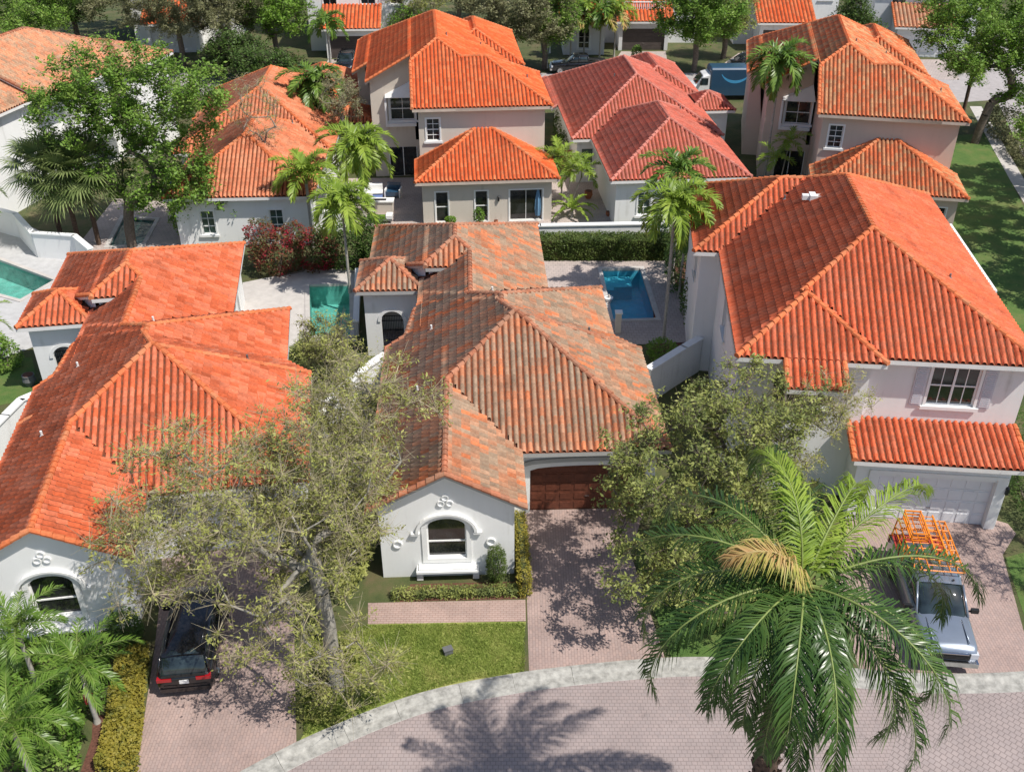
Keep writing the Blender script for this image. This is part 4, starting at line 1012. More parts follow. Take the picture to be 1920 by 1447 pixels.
def tree(label, loc, trunk, lobes, nattr, ntwig, leafn, lsize, lmat, bmat='bark', r0=0.2, seed=1, name='tree', cat='tree', group=None, twig_len=0.6, spread=0.35, aspect=0.5, r_tip=0.012, up=0.5, hollow=0.35):
    """trunk: local polyline; lobes: (cx,cy,cz,rx,ry,rz) ellipsoids; branches grow from the trunk to points in them"""
    rng = np.random.default_rng(seed); t = thing(name, label, cat, (*loc, 0), 0, group)
    nodes = [np.array(p, float) for p in trunk]; par = [-1] + list(range(len(trunk) - 1))
    vol = np.array([l[3] * l[4] * l[5] for l in lobes]); vol = vol / vol.sum(); att = []
    for l, q in zip(lobes, vol):
        k = max(4, int(nattr * q)); d = rng.normal(size=(k, 3)); d /= np.linalg.norm(d, axis=1, keepdims=True)
        rr = (hollow + (1 - hollow) * rng.random(k)) ** 0.6
        att.append(np.array(l[:3]) + d * rr[:, None] * np.array(l[3:6]))
    att = np.concatenate(att); top = nodes[-1]; att = att[np.argsort(np.linalg.norm(att - top, axis=1))]
    for a in att:
        N_ = np.array(nodes); dist = np.linalg.norm(N_ - a, axis=1) + 0.25 * np.maximum(0, N_[:, 2] - a[2]) + (np.arange(len(N_)) < len(trunk) - 2) * 1.5
        j = int(np.argmin(dist)); L_ = np.linalg.norm(a - nodes[j]); k = max(1, int(L_ / 0.55)); st_ = nodes[j]
        for q in range(1, k + 1):
            p = st_ + (a - st_) * q / k + (rng.normal(size=3) * 0.09 * (1 if q < k else 0)) + np.array([0, 0, 0.12 * math.sin(math.pi * q / k)])
            nodes.append(p); par.append(j); j = len(nodes) - 1
    n = len(nodes); cnt = np.zeros(n)
    child = np.zeros(n, bool); 
    for i in range(n):
        if par[i] >= 0: child[par[i]] = True
    for i in range(n - 1, -1, -1):
        if not child[i]: cnt[i] += 1
        if par[i] >= 0: cnt[par[i]] += cnt[i]
    rad = r_tip * np.maximum(cnt, 1) ** 0.5; sc_ = r0 / rad[0]; rad = np.where(rad > 0.05, rad * (1 + (sc_ - 1) * np.clip(rad / rad[0], 0, 1)), rad)
    segs = [(*nodes[par[i]], *nodes[i], max(rad[i], min(rad[par[i]], rad[i] * 1.35)), rad[i]) for i in range(n) if par[i] >= 0]
    big = [s for s in segs if s[7] >= 0.02]; small = [s for s in segs if s[7] < 0.02]
    N_ = np.array(nodes)[len(trunk):]; 
    base = N_[rng.integers(0, len(N_), ntwig)]; d = rng.normal(size=(ntwig, 3)); d[:, 2] += 0.25; d /= np.linalg.norm(d, axis=1, keepdims=True)
    ln = twig_len * (0.4 + 0.9 * rng.random(ntwig)); tip = base + d * ln[:, None]
    tw = np.concatenate([base, tip, np.full((ntwig, 1), 0.008), np.full((ntwig, 1), 0.004)], 1)
    tubes(np.array(big), 'trunk', M[bmat], t, 7)
    tubes(np.concatenate([np.array(small), tw]) if small else tw, 'branches', M['twig' if bmat == 'bark_grey' else bmat], t, 3)
    nt_ = leafn // 8; k = rng.integers(0, ntwig, nt_); f = rng.random(nt_) ** 0.6
    tc = base[k] + (tip[k] - base[k]) * f[:, None] + rng.normal(size=(nt_, 3)) * spread * 0.12
    pts = np.repeat(tc, 8, 0) + rng.normal(size=(nt_ * 8, 3)) * lsize * 0.85 * np.array([1, 1, 0.7])
    pts = pts[pts[:, 2] > 0.4]
    leaves('crown', pts, lsize, M[lmat], t, rng, aspect, up)
    return t
def bush(label, loc, lobes, leafn, lsize, lmat, seed=1, name='shrub', cat='shrub', group=None, core=None, rot=0, up=0.6, aspect=0.55):
    rng = np.random.default_rng(seed); t = thing(name, label, cat, (*loc, 0), rot, group); segs = []
    vol = np.array([l[3] * l[4] * l[5] for l in lobes]) ** 0.67; vol = vol / vol.sum(); P_ = []
    for l, q in zip(lobes, vol):
        k = int(leafn * q); d = rng.normal(size=(k, 3)); d /= np.linalg.norm(d, axis=1, keepdims=True)
        rr = 0.72 + 0.34 * rng.random(k); lump = 1 + 0.10 * np.sin(d[:, 0] * 7 + l[0]) * np.cos(d[:, 1] * 6 + d[:, 2] * 5)
        P_.append(np.array(l[:3]) + d * (rr * lump)[:, None] * np.array(l[3:6]))
        segs.append((0, 0, 0.04, l[0] * .6, l[1] * .6, 0.04, 0.04, 0.03))
        for _ in range(5):
            e = rng.normal(size=3); e /= np.linalg.norm(e); segs.append((l[0] * .6, l[1] * .6, 0, *(np.array(l[:3]) + e * np.array(l[3:6]) * .6), 0.03, 0.01))
    P_ = np.concatenate(P_); P_ = P_[P_[:, 2] > 0.03]
    leaves('foliage', P_, lsize, M[lmat], t, rng, aspect, up)
    tubes(segs, 'stem', M['bark'], t, 5)
    return t
def hedge(label, x0, x1, y0, y1, h, loc, rot, n, lmat, size=0.09, seed=3, name='hedge'):
    rng = np.random.default_rng(seed); t = thing(name, label, 'hedge', (*loc, 0), rot)
    A = [(x1 - x0) * h, (x1 - x0) * h, (y1 - y0) * h, (y1 - y0) * h, (x1 - x0) * (y1 - y0)]; A = np.array(A) / sum(A); P_ = []
    for i, q in enumerate(A):
        k = int(n * q); u, v = rng.random(k), rng.random(k); g = rng.normal(size=k) * 0.05
        if i < 2: P_.append(np.stack([x0 + u * (x1 - x0), np.full(k, (y0, y1)[i]) + g, v * h], 1))
        elif i < 4: P_.append(np.stack([np.full(k, (x0, x1)[i - 2]) + g, y0 + u * (y1 - y0), v * h], 1))
        else: P_.append(np.stack([x0 + u * (x1 - x0), y0 + v * (y1 - y0), h + g + 0.05 * np.sin(u * 30)], 1))
    leaves('foliage', np.concatenate(P_), size, M[lmat], t, rng)
    mb = MB(); mb.box(x0 + 0.1, x1 - 0.1, y0 + 0.1, y1 - 0.1, 0, h - 0.1); mb.build('inner_branches', M['ground'], t)
    return t

def frond_geo(V, F, rv, origin, az, elev, Lf, droop, npair, ll, lw, rng, fold=0.35, curl=0.0, twist=0.0, seg2=True, hang=0.5):
    """pinnate frond: quads for leaflets in V,F and the rachis as tube segs in rv"""
    ca, sa = math.cos(az), math.sin(az); p = np.array(origin, float); e = elev; n = 14; pts = [p.copy()]; dirs = []
    for i in range(n):
        d = np.array([ca * math.cos(e), sa * math.cos(e), math.sin(e)]); dirs.append(d); p = p + d * Lf / n; pts.append(p.copy()); e -= droop / n * (0.5 + 1.0 * i / n)
        az2 = az + curl * (i / n) ** 2; ca, sa = math.cos(az2), math.sin(az2)
    dirs.append(dirs[-1])
    for i in range(n): rv.append((*pts[i], *pts[i + 1], 0.024 * (1 - i / n) * Lf / 3.5 + 0.006, 0.024 * (1 - (i + 1) / n) * Lf / 3.5 + 0.005))
    for k in range(npair):
        t = 0.05 + 0.95 * (k + 0.5) / npair; fi = t * n; i = min(n - 1, int(fi)); q = pts[i] + (pts[i + 1] - pts[i]) * (fi - i); d = dirs[i]
        side = np.cross(d, [0, 0, 1.0]); side /= (np.linalg.norm(side) + 1e-6); upv = np.cross(side, d)
        l = ll * (0.35 + 0.65 * math.sin(math.pi * min(1, 0.12 + 0.86 * t)) ** 0.7) * (0.85 + 0.3 * rng.random())
        for s in (-1, 1):
            j = rng.normal(size=3) * 0.10; dr = side * s * (0.85 - 0.35 * t) + d * (0.45 + 0.5 * t) + upv * (fold + (0.7 * rng.random() - 0.35)) + j; dr /= np.linalg.norm(dr)
            wv = np.cross(dr, upv); wv /= (np.linalg.norm(wv) + 1e-6); wv = wv * lw * 0.5 + upv * lw * 0.15 * s
            m1 = q + dr * l * 0.5; dr2 = dr + np.array([0, 0, -hang]) * (0.6 + 0.8 * rng.random()); dr2 /= np.linalg.norm(dr2); m2 = m1 + dr2 * l * 0.5
            b = len(V)
            V += [q - wv * .5, q + wv * .5, m1 + wv, m1 - wv, m2 + wv * 0.12, m2 - wv * 0.12]
            F += [(b, b + 1, b + 2, b + 3), (b + 3, b + 2, b + 4, b + 5)]
def palm(label, loc, h, nf, Lf, ll, lw, npair, lmat='frond', tmat='palm_trunk_grey', r=0.13, r_top=0.1, seed=1, lean=(0, 0), droop=1.7, elev0=1.25, elev1=-0.5, hang=0.5, name='palm_tree', group=None, yellow=(), boots=False, shaft=None, skirt=0, fold=0.35, azs=None, cat='palm tree', trunks=None, lime=()):
    rng = np.random.default_rng(seed); t = thing(name, label, cat, (*loc, 0), 0, group)
    heads = trunks or [(0, 0, lean[0], lean[1], h)]
    for ti, (bx, by, lx, ly, hh) in enumerate(heads):
        segs = []; n = 12
        pt = lambda k: (bx + lx * (k / n) ** 1.5, by + ly * (k / n) ** 1.5, hh * k / n)
        for k in range(n):
            ra = r + (r_top - r) * k / n + (r * 0.5 if k == 0 else 0); segs.append((*pt(k), *pt(k + 1), ra, r + (r_top - r) * (k + 1) / n))
        if hh > 0.3: 
            tr = tubes(segs, 'trunk', M[tmat], t, 12)
            if boots:
                mb = MB(); nb = int(hh * 26)
                for b in range(nb):
                    z = hh * (b + 0.5) / nb; a = b * 2.4; k = z / hh * n; c = pt(k); rr = r + (r_top - r) * z / hh
                    q0 = Vector((c[0] + math.cos(a) * rr * .9, c[1] + math.sin(a) * rr * .9, z)); dd = Vector((math.cos(a) * .5, math.sin(a) * .5, 0.8)).normalized()
                    mb.cyl(q0, q0 + dd * rng.uniform(.1, .28), 0.075, 0.03, n=4)
                mb.build('leaf_base_stub', M[tmat], tr)
        top = np.array(pt(n))
        if azs: tubes([(*(top - np.array([0, 0, .3])), *(top + np.array([0, 0, .55])), r_top * 0.9, 0.03)], 'crown_heart', M['frond_big'], t, 12)
        if shaft: tubes([(*top, *(top + np.array([0, 0, shaft])), r_top * 1.25, r_top * 0.7)], 'crownshaft', M['rachis'], t, 10); top = top + np.array([0, 0, shaft])
        VV = {}; 
        for k in range(nf):
            f = (k + 0.5) / nf; az = k * 2.39996 + rng.normal() * 0.15 + ti; el = elev0 + (elev1 - elev0) * f ** 0.85
            if azs and k < len(azs): az, el = azs[k]
            L_ = Lf * (0.85 + 0.25 * rng.random()) * (0.75 if f < 0.15 and not azs else 1) * (0.52 if azs and k == 0 else (0.8 if azs and k == 1 else 1))
            key = 'frond_yellow' if k in yellow else ('frond_lime' if k in lime else lmat)
            V, F, rv = [], [], []
            frond_geo(V, F, rv, top + np.array([math.cos(az), math.sin(az), 0]) * r_top * 0.5, az, el, L_, droop * (0.8 + 0.4 * rng.random()) * (1.0 if el > -0.2 else 0.6), npair, ll, lw, rng, fold=fold, curl=rng.normal() * 0.25, hang=hang)
            o = np_mesh('frond', np.array(V), np.array(F), M[key], t)
            tubes(rv, 'rachis', M['rachis_tan' if key == 'frond_yellow' else 'rachis'], o, 5)
        if skirt:
            V, F, rv = [], [], []
            for k in range(skirt): frond_geo(V, F, rv, top, rng.random() * 6.28, -0.9 - 0.4 * rng.random(), Lf * 0.6, 0.5, npair // 2, ll * .8, lw, rng, fold=0, hang=1.0)
            np_mesh('dead_frond', np.array(V), np.array(F), M['frond_dead'], t)
    return t
def fan_palm(label, loc, h, nf, Lf, seed=1, lmat='frond', r=0.17, name='fan_palm', group=None, lean=(0, 0), heads=None):
    rng = np.random.default_rng(seed); t = thing(name, label, 'palm tree', (*loc, 0), 0, group)
    for (bx, by, hh) in (heads or [(0, 0, h)]):
        segs = [(bx + lean[0] * k / 6, by + lean[1] * k / 6, hh * k / 6, bx + lean[0] * (k + 1) / 6, by + lean[1] * (k + 1) / 6, hh * (k + 1) / 6, r, r * 0.95) for k in range(6)]
        tubes(segs, 'trunk', M['palm_trunk'], t, 10); top = np.array([bx + lean[0], by + lean[1], hh])
        for k in range(nf):
            f = (k + .5) / nf; az = k * 2.39996; el = 1.3 - 2.1 * f; d = np.array([math.cos(az) * math.cos(el), math.sin(az) * math.cos(el), math.sin(el)])
            p1 = top + d * Lf * 0.5 * (0.8 + .4 * rng.random()); side = np.cross(d, [0, 0, 1.0]); side /= np.linalg.norm(side); upv = np.cross(side, d)
            V, F = [], []; ns = 22
            for s in range(ns):
                a = (s / (ns - 1) - .5) * 4.0; dr = d * math.cos(a) + side * math.sin(a) + upv * 0.15 * abs(math.sin(a)) ; dr /= np.linalg.norm(dr); l = Lf * 0.55 * (0.85 + .3 * rng.random()) * (1 - .25 * abs(a) / 2)
                wv = np.cross(dr, upv); wv /= np.linalg.norm(wv) + 1e-6; wv *= 0.055; m1 = p1 + dr * l * .55; m2 = m1 + (dr + np.array([0, 0, -0.55])) * l * .42; b = len(V)
                V += [p1 - wv * .4, p1 + wv * .4, m1 + wv, m1 - wv, m2 + wv * .1, m2 - wv * .1]; F += [(b, b + 1, b + 2, b + 3), (b + 3, b + 2, b + 4, b + 5)]
            o = np_mesh('frond', np.array(V), np.array(F), M[lmat], t); tubes([(*top, *p1, 0.025, 0.015)], 'stalk', M['rachis'], o, 4)
        V, F, rv = [], [], []
        for k in range(10): frond_geo(V, F, rv, top, rng.random() * 6.28, -1.2, Lf * .7, 0.3, 10, .3, .04, rng, fold=0, hang=1.0)
        np_mesh('dead_frond', np.array(V), np.array(F), M['frond_dead'], t)
    return t
def scatter(name, label, poly, n, h, size, lmat, seed=1, hfun=None):
    rng = np.random.default_rng(seed); poly = ccw(poly); xs = [p[0] for p in poly]; ys = [p[1] for p in poly]; out = []
    while len(out) < n:
        x, y = rng.uniform(min(xs), max(xs)), rng.uniform(min(ys), max(ys))
        if inpoly(x, y, poly): out.append((x, y, rng.random() ** 0.6 * h * (0.75 + 0.35 * math.sin(x * 4.1) * math.cos(y * 3.3))))
    o = leaves(name, np.array(out), size, M[lmat], None, rng, 0.6, 0.7); tag(o, label, 'ground cover', kind='stuff'); return o

# ---- foreground trees
tree('tall sparse olive tree with thin twigs between the two front driveways', (-6.2, 24.3), [(0, 0, 0), (-0.05, 0.1, 1.4), (-0.1, 0.3, 2.8), (-0.25, 0.5, 4.2), (-0.5, 0.9, 5.4)],
     [(-2.5, 2.4, 6.8, 5.4, 4.2, 3.0), (0.9, 4.4, 8.8, 3.0, 3.6, 2.4), (-0.9, -1.4, 4.2, 3.0, 1.8, 1.8), (-5.6, 1.4, 5.8, 2.6, 2.8, 2.2), (1.0, -1.2, 2.6, 1.9, 1.5, 1.6)],
     360, 8200, 38000, 0.13, 'leaf_olive', 'bark_grey', r0=0.27, seed=11, r_tip=0.017, twig_len=0.8, spread=0.45, aspect=0.36, hollow=0.15)
tree('thin young tree with sparse leaves beside the black car driveway', (-7.0, 26.6), [(0, 0, 0), (0, 0, 1.8), (0.1, 0.1, 3.6), (0.2, 0.2, 5.6)],
     [(0.4, 0.6, 7.4, 2.4, 2.6, 2.4), (-0.6, -0.2, 4.8, 1.8, 1.6, 1.4)], 110, 1900, 9000, 0.13, 'leaf_olive', 'bark_grey', r0=0.13, seed=12, twig_len=0.7, spread=0.35, aspect=0.35)
tree('dense leafy oak right of the middle driveway', (6.9, 28.9), [(0, 0, 0), (-0.1, 0, 1.0), (-0.2, 0.1, 1.9), (0.0, 0.3, 2.9)],
     [(0.2, 0.8, 6.2, 3.9, 3.0, 2.3), (-1.7, -0.3, 3.9, 2.0, 2.1, 1.7), (2.0, 0.2, 4.4, 2.8, 2.4, 2.0), (0.4, -1.8, 2.6, 2.6, 1.6, 1.4), (-1.6, -2.4, 3.6, 1.9, 1.7, 1.3), (2.6, 3.4, 6.8, 2.6, 2.4, 1.8)],
     320, 5600, 42000, 0.145, 'leaf_yellowgreen', 'bark', r0=0.28, r_tip=0.017, seed=21, twig_len=0.55, spread=0.4, aspect=0.45)
tree('small grey leaved tree against the white wall of the right house', (11.5, 33.2), [(0, 0, 0), (0, 0, 1.8), (0.1, 0, 3.4)],
     [(0, 0, 5.0, 2.4, 1.8, 1.8), (1.4, 0.4, 6.4, 1.8, 1.4, 1.4)], 90, 1500, 9000, 0.10, 'leaf_olive', 'bark_grey', r0=0.1, seed=22, aspect=0.4)
palm('large foreground palm with long drooping dark fronds over the kerb', (6.6, 16.7), 12.25, 24, 4.85, 0.85, 0.036, 120, lmat='frond_big', tmat='palm_trunk', r=0.34, r_top=0.28, seed=5, droop=2.3, hang=1.3, boots=True, fold=0.05,
     azs=[(R(200), 1.32), (R(100), 1.36), (R(52), 0.95), (R(30), 0.85), (R(95), 0.95), (R(135), 0.75), (R(160), 0.55), (R(178), 0.42), (R(200), 0.30), (R(8), 0.45), (R(-25), 0.15), (R(228), 0.42), (R(234), 0.15), (R(268), 0.40), (R(275), 0.05), (R(309), 0.42), (R(304), 0.10), (R(75), 0.6), (R(15), 0.2), (R(318), -0.3), (R(215), -0.1), (R(252), 0.5), (R(258), 0.15), (R(246), -0.15)],
     yellow=(0,), lime=(2, 1, 3))

# ---- bottom left garden
gq = 'feathery palms in the bottom left garden'
for i, (px, py, z, Lf, lb) in enumerate(((35, 1190, 2.6, 1.9, 'feathery green palm at the left edge below the arched window'), (150, 1255, 2.6, 2.0, 'feathery green palm beside the yellow hedge, right one of the garden trio'), (25, 1370, 2.6, 2.3, 'feathery green palm in the bottom left corner'))):
    x, y, _ = at(px, py, z); palm(lb, (x, y), z, 17, Lf, 0.42, 0.04, 34, lmat='frond', r=0.09, r_top=0.07, seed=31 + i, droop=1.5, elev0=1.3, elev1=-0.25, shaft=0.4, group=gq)
scatter('ground_cover', 'low yellow green ground cover edging the left driveway', P((180, 1450), (205, 1330), (225, 1215), (282, 1215), (262, 1450)), 9000, 0.55, 0.11, 'leaf_gold', 41)
scatter('ground_cover', 'dark green bedding plants under the small palms', P((-40, 1450), (-40, 1190), (70, 1190), (210, 1225), (200, 1330), (165, 1340), (150, 1450)), 9000, 0.6, 0.13, 'leaf_green', 42)
x, y, _ = at(232, 1175, 0.9); bush('round clipped shrub at the corner of the left house', (x, y), [(0, 0, 0.8, 0.65, 0.65, 0.85)], 3200, 0.09, 'leaf_dark', 43)
x, y, _ = at(931, 1090, 0); bush('egg shaped clipped shrub under the middle house window', (x, y), [(0, 0, 0.92, 0.42, 0.42, 0.95)], 4200, 0.06, 'leaf_hedge', 44, name='topiary_shrub')
hedge('low clipped hedge below the middle house window', -5.3, -0.2, -4.65, -4.25, 0.36, (0.4, 33.6), R(2.5), 3600, 'leaf_yellowgreen', 0.09, 45)
hedge('narrow golden hedge along the middle house bay and driveway', -0.3, 0.12, -4.7, -0.4, 0.95, (0.4, 33.6), R(2.5), 3600, 'leaf_gold', 0.09, 46)
hedge('clipped green hedge behind the blue pool', 1.3, 10.4, 60.2, 61.5, 1.5, (0, 0), 0, 22000, 'leaf_hedge', 0.12, 47)
bush('dark mixed shrubs under the oak by the kerb', (8.2, 28.0), [(0, 0, 0.5, 1.6, 1.3, 0.6), (2.0, 0.8, 0.6, 1.5, 1.2, 0.8), (-1.2, 0.9, .5, .9, 1.1, .7)], 7000, 0.12, 'leaf_dark', 48)
bush('yellow green shrub left of the big palm trunk', (11.4, 27.4), [(0, 0, 0.6, 1.0, 0.9, 0.8)], 2600, 0.12, 'leaf_yellowgreen', 49)
bush('leafy shrubs between the left driveway and the middle house', (-6.6, 30.6), [(0, 0, 1.0, 0.9, 2.2, 1.2), (0.2, 4.0, 1.4, 0.9, 2.2, 1.6), (0.0, 8.2, 1.0, 1.0, 1.9, 1.3)], 11000, 0.12, 'leaf_olive', 50)
bush('dense shrubs at the foot of the white curved wall', (-8.6, 41.0), [(0, 0, 1.0, 1.6, 1.5, 1.2), (-1.4, 3.2, .8, 1.2, 1.4, 1.0)], 6500, 0.13, 'leaf_greygreen', 51)
bush('olive shrubs on the lawn below the tall sparse tree', (-5.4, 24.9), [(-0.9, 0.6, 0.4, 0.9, 0.9, 0.5), (-1.5, -1.4, 0.3, .8, .8, .4)], 2600, 0.10, 'leaf_olive', 52)
# right side behind the drive
bush('dark hedge right of the white garage', (22.9, 34.5), [(0, 0, 1.0, 1.0, 2.2, 1.2), (0.6, 4, 1.2, 1.1, 2.4, 1.4), (0.8, -4, .5, 1.0, 1.5, .6)], 7000, 0.13, 'leaf_dark', 53)
tree('leafless grey tree beyond the right driveway, its shade on the paving', (24.5, 29.8), [(0, 0, 0), (0, 0, 1.6), (-.2, 0, 3)], [(-0.8, -.5, 6.2, 3.4, 2.6, 2.2)], 160, 2200, 4500, 0.10, 'leaf_olive', 'bark_grey', r0=0.16, seed=54)

bush('green shrub by the arched porch at the left edge', gpt(15, 690), [(0, 0, .8, .9, .9, 1.0), (-.9, .6, 1.2, .8, .8, 1.2)], 3500, .13, 'leaf_green', 55)
palm('palm leaning in over the teal pool at the left edge', at(-30, 470, 0)[:2], 4.0, 16, 2.6, .6, .06, 30, lmat='frond_lime', tmat='palm_trunk', r=.12, seed=56, droop=1.9, shaft=.4)
palm('green palm at the left edge below the terrace wall', at(-20, 680, 0)[:2], 2.2, 14, 2.0, .5, .05, 28, lmat='frond_lime', r=.1, seed=57, droop=1.7, shaft=.3)
# ---- middle ground

x, y = gpt(248, 462)
tree('big forked green tree behind the deep orange roof', (x, y), [(0, 0, 0), (0, 0.1, 1.0), (0.1, 0.2, 2.0), (0.3, 0.3, 3.0)],
     [(0.4, 1.8, 9.8, 4.0, 3.6, 3.6), (-2.6, 1.0, 9.2, 2.6, 2.6, 2.2), (-2.0, 1.0, 5.4, 2.4, 2.6, 2.6), (4.0, 1.2, 6.0, 2.8, 2.8, 3.4), (3.4, 1.0, 10.4, 4.6, 3.2, 2.4), (0.8, 0.0, 5.0, 2.6, 2.0, 2.4), (5.0, 0.4, 4.2, 1.9, 1.8, 3.0)],
     330, 3600, 58000, 0.21, 'leaf_green', 'bark', r0=0.34, seed=71, twig_len=0.9, spread=0.6, aspect=0.5)
fan_palm('cluster of fan palms leaning together by the tall white wall', gpt(150, 462), 5.5, 30, 3.0, seed=72, lmat='frond_fan', heads=[(0, 0, 4.6), (1.2, 0.3, 5.4), (-1.5, 0.8, 5.2)])
bush('bougainvillea with crimson flowers behind the green pool', (-15.0, 57.8), [(0, 0.6, 1.4, 1.7, 1.4, 1.5), (2.4, 1.2, 1.3, 1.5, 1.4, 1.5), (-1.2, 1.6, 2.0, 1.1, 1.1, 1.3), (1.0, 1.4, 2.2, .9, .9, 1.0)], 11000, 0.15, 'leaf_red', 73, name='bougainvillea', cat='bougainvillea')
bush('dark leafy bank behind the green pool', (-11.0, 58.8), [(0, 0.4, 1.5, 2.2, 1.2, 1.7), (2.0, 0.6, 1.7, 1.3, 1.2, 2.0)], 9000, 0.16, 'leaf_dark', 74)
bush('leafy shrub under the big forked tree', gpt(395, 445), [(0, 0, 1.0, 1.3, 1.0, 1.2), (-1.4, .4, 1.6, 1.3, 1.0, 1.6)], 6000, 0.16, 'leaf_green', 75)
def palm_at(label, px, py, Y, base=None, **kw):
    kw['lw'] *= 1.35; kw['npair'] = int(kw['npair'] * 1.35); kw['nf'] = int(kw['nf'] * 1.25); kw['ll'] *= 1.15
    x, y, z = atY(px, py, Y); kw.setdefault('shaft', 0.7); return palm(label, (x, y), z - kw['shaft'], **kw)
gp_ = 'slender garden palms in the middle of the view'
palm_at('bushy palm in front of the cream house wall', 670, 268, 67.5, nf=20, Lf=3.1, ll=.7, lw=.07, npair=32, lmat='frond_lime', r=.15, seed=81, droop=1.9, elev0=1.3, elev1=-.6, skirt=4, group=gp_)
palm_at('palm with upright fronds before the orange roof eave', 572, 325, 62.5, nf=16, Lf=2.5, ll=.6, lw=.06, npair=28, lmat='frond_lime', r=.11, seed=82, droop=1.6, elev0=1.4, elev1=-.3, group=gp_)
palm_at('bright palm with a thin pale trunk beside the green pool', 640, 375, 55.5, nf=18, Lf=2.5, ll=.6, lw=.06, npair=30, lmat='frond_lime', r=.09, r_top=.07, seed=83, droop=1.9, elev0=1.35, elev1=-.7, group=gp_)
palm_at('shaggy palm in front of the upper left house', 590, 150, 80, nf=20, Lf=3.2, ll=.75, lw=.08, npair=30, lmat='frond', r=.16, seed=84, droop=2.0, elev0=1.2, elev1=-.8, skirt=5, group=gp_)
palm_at('yellow green palm at the corner of the bright right roof, lower of the pair', 1268, 378, 49.5, nf=20, Lf=2.5, ll=.6, lw=.06, npair=30, lmat='frond_lime', r=.09, r_top=.07, seed=85, droop=2.0, elev0=1.3, elev1=-.7, group=gp_)
palm_at('taller green palm behind the yellow green one at the bright right roof', 1272, 318, 54.5, nf=12, Lf=2.3, ll=.55, lw=.06, npair=26, lmat='frond', r=.08, r_top=.06, seed=86, droop=1.5, elev0=1.4, elev1=-.2, group=gp_)
palm_at('palm before the mottled roof of the upper right house', 1465, 108, 74, nf=17, Lf=2.9, ll=.7, lw=.08, npair=28, lmat='frond', r=.10, r_top=.08, seed=87, droop=2.1, elev0=1.2, elev1=-.8, group=gp_)
palm_at('thin grey trunked palm between the pool and the right house', 1300, 440, 55.0, nf=8, Lf=1.4, ll=.4, lw=.05, npair=20, lmat='frond', r=.07, r_top=.06, seed=88, droop=1.2, group=gp_)
palm('low clump of feathery palms between the cream and the red roofed houses', gpt(1062, 385), 2.2, 10, 2.2, .55, .06, 26, lmat='frond_lime', r=.06, r_top=.05, seed=89, droop=1.5, elev0=1.35, elev1=-.2, shaft=.5, trunks=[(0, 0, .3, 0, 2.4), (.5, .5, .6, .2, 1.9), (-.3, .6, -.3, .2, 3.0)])
palm('broad leaved plant behind the long white wall', gpt(1072, 408), 0.5, 15, 1.9, .22, .1, 22, lmat='frond_lime', r=.12, seed=90, droop=1.4, elev0=1.3, elev1=.0, shaft=0.2, hang=.2, name='cycad', cat='plant')
palm('thin stemmed palms in front of the beige wall', gpt(1440, 365), 3.0, 10, 1.6, .5, .06, 22, lmat='frond_lime', r=.05, r_top=.04, seed=91, droop=1.3, shaft=.4, trunks=[(0, 0, .2, 0, 2.6), (.9, .5, .3, .1, 3.6)])
tree('bare pale tree standing before the orange roof', gpt(530, 415), [(0, 0, 0), (-.1, 0, 2.2), (-.3, .1, 4.0), (-.6, .2, 5.6)], [(-0.9, .3, 8.0, 1.9, 1.6, 2.6)], 90, 900, 1500, 0.1, 'leaf_olive', 'bark_grey', r0=0.17, seed=92)
tree('tree with twisted grey trunk left of the cream house', gpt(650, 330), [(0, 0, 0), (.1, 0, 2), (.0, .1, 4)], [(0, 0, 6.0, 1.8, 1.6, 2.0)], 70, 900, 4000, 0.14, 'leaf_greygreen', 'bark_grey', r0=0.2, seed=93)
for i, (px, py, lb) in enumerate(((898, 425, 'bright potted plant by the second patio window'), (845, 425, 'small patio plant between the two patio windows'))):
    x, y = gpt(px, py); t = bush(lb, (x, y), [(0, 0, 0.85 if i == 0 else .5, .4, .35, .6 if i == 0 else .3)], 700, .12, 'leaf_bright', 95 + i, name='potted_plant', cat='potted plant')
    mb = MB(); mb.cyl((0, 0, 0), (0, 0, .35), .16, .22); mb.build('pot', M['terracotta'], t)
bush('shrubs along the wall of the red roofed house', gpt(1385, 400), [(0, 0, .8, 1.0, 2.4, 1.0), (.4, 5, .8, .9, 2.6, 1.0)], 6000, .15, 'leaf_dark', 97)
bush('shrubs in the gap left of the red roofed house', gpt(1055, 300), [(0, 0, .9, .8, 3.0, 1.1), (0.2, 6, 1.0, .8, 3, 1.3)], 6000, .15, 'leaf_dark', 98)
bush('low shrubs by the corner of the blue pool terrace', (8.3, 47.6), [(0, 0, .5, .9, .9, .6)], 2500, .1, 'leaf_green', 99)
tree('scraggly little tree between the green pool and the white curved wall', gpt(628, 730), [(0, 0, 0), (0, 0, 1.0), (-.2, .1, 2.0)], [(-.3, .2, 3.0, 1.5, 1.3, 1.4)], 60, 900, 4200, .12, 'leaf_olive', 'bark', r0=.09, seed=151)
bush('grassy shrubs at the near end of the green pool', gpt(590, 665), [(0, 0, .6, 1.1, .9, .8), (-1.0, -1.0, .5, .8, .8, .6), (1.2, -.6, .8, .9, .9, .9)], 4200, .12, 'leaf_yellowgreen', 152)
bush('tall dark shrubs behind the thin trunks at the blue pool', gpt(1300, 600), [(-.1, 0, 1.3, .8, 1.6, 1.5), (-.3, 4.5, 1.4, .9, 2.4, 1.6), (0, 8.5, 1.6, .9, 2, 1.8)], 9000, .14, 'leaf_dark', 153)
palm('triple thin trunked palm in the shade by the blue pool', gpt(1272, 560), 3.0, 10, 1.9, .5, .06, 24, lmat='frond_lime', tmat='palm_trunk_grey', r=.07, r_top=.06, seed=154, droop=1.6, shaft=.5, trunks=[(0, 0, .1, 0, 6.0), (.5, 1.0, .2, 0, 5.2), (-.1, 2.2, .0, 0, 6.8)])
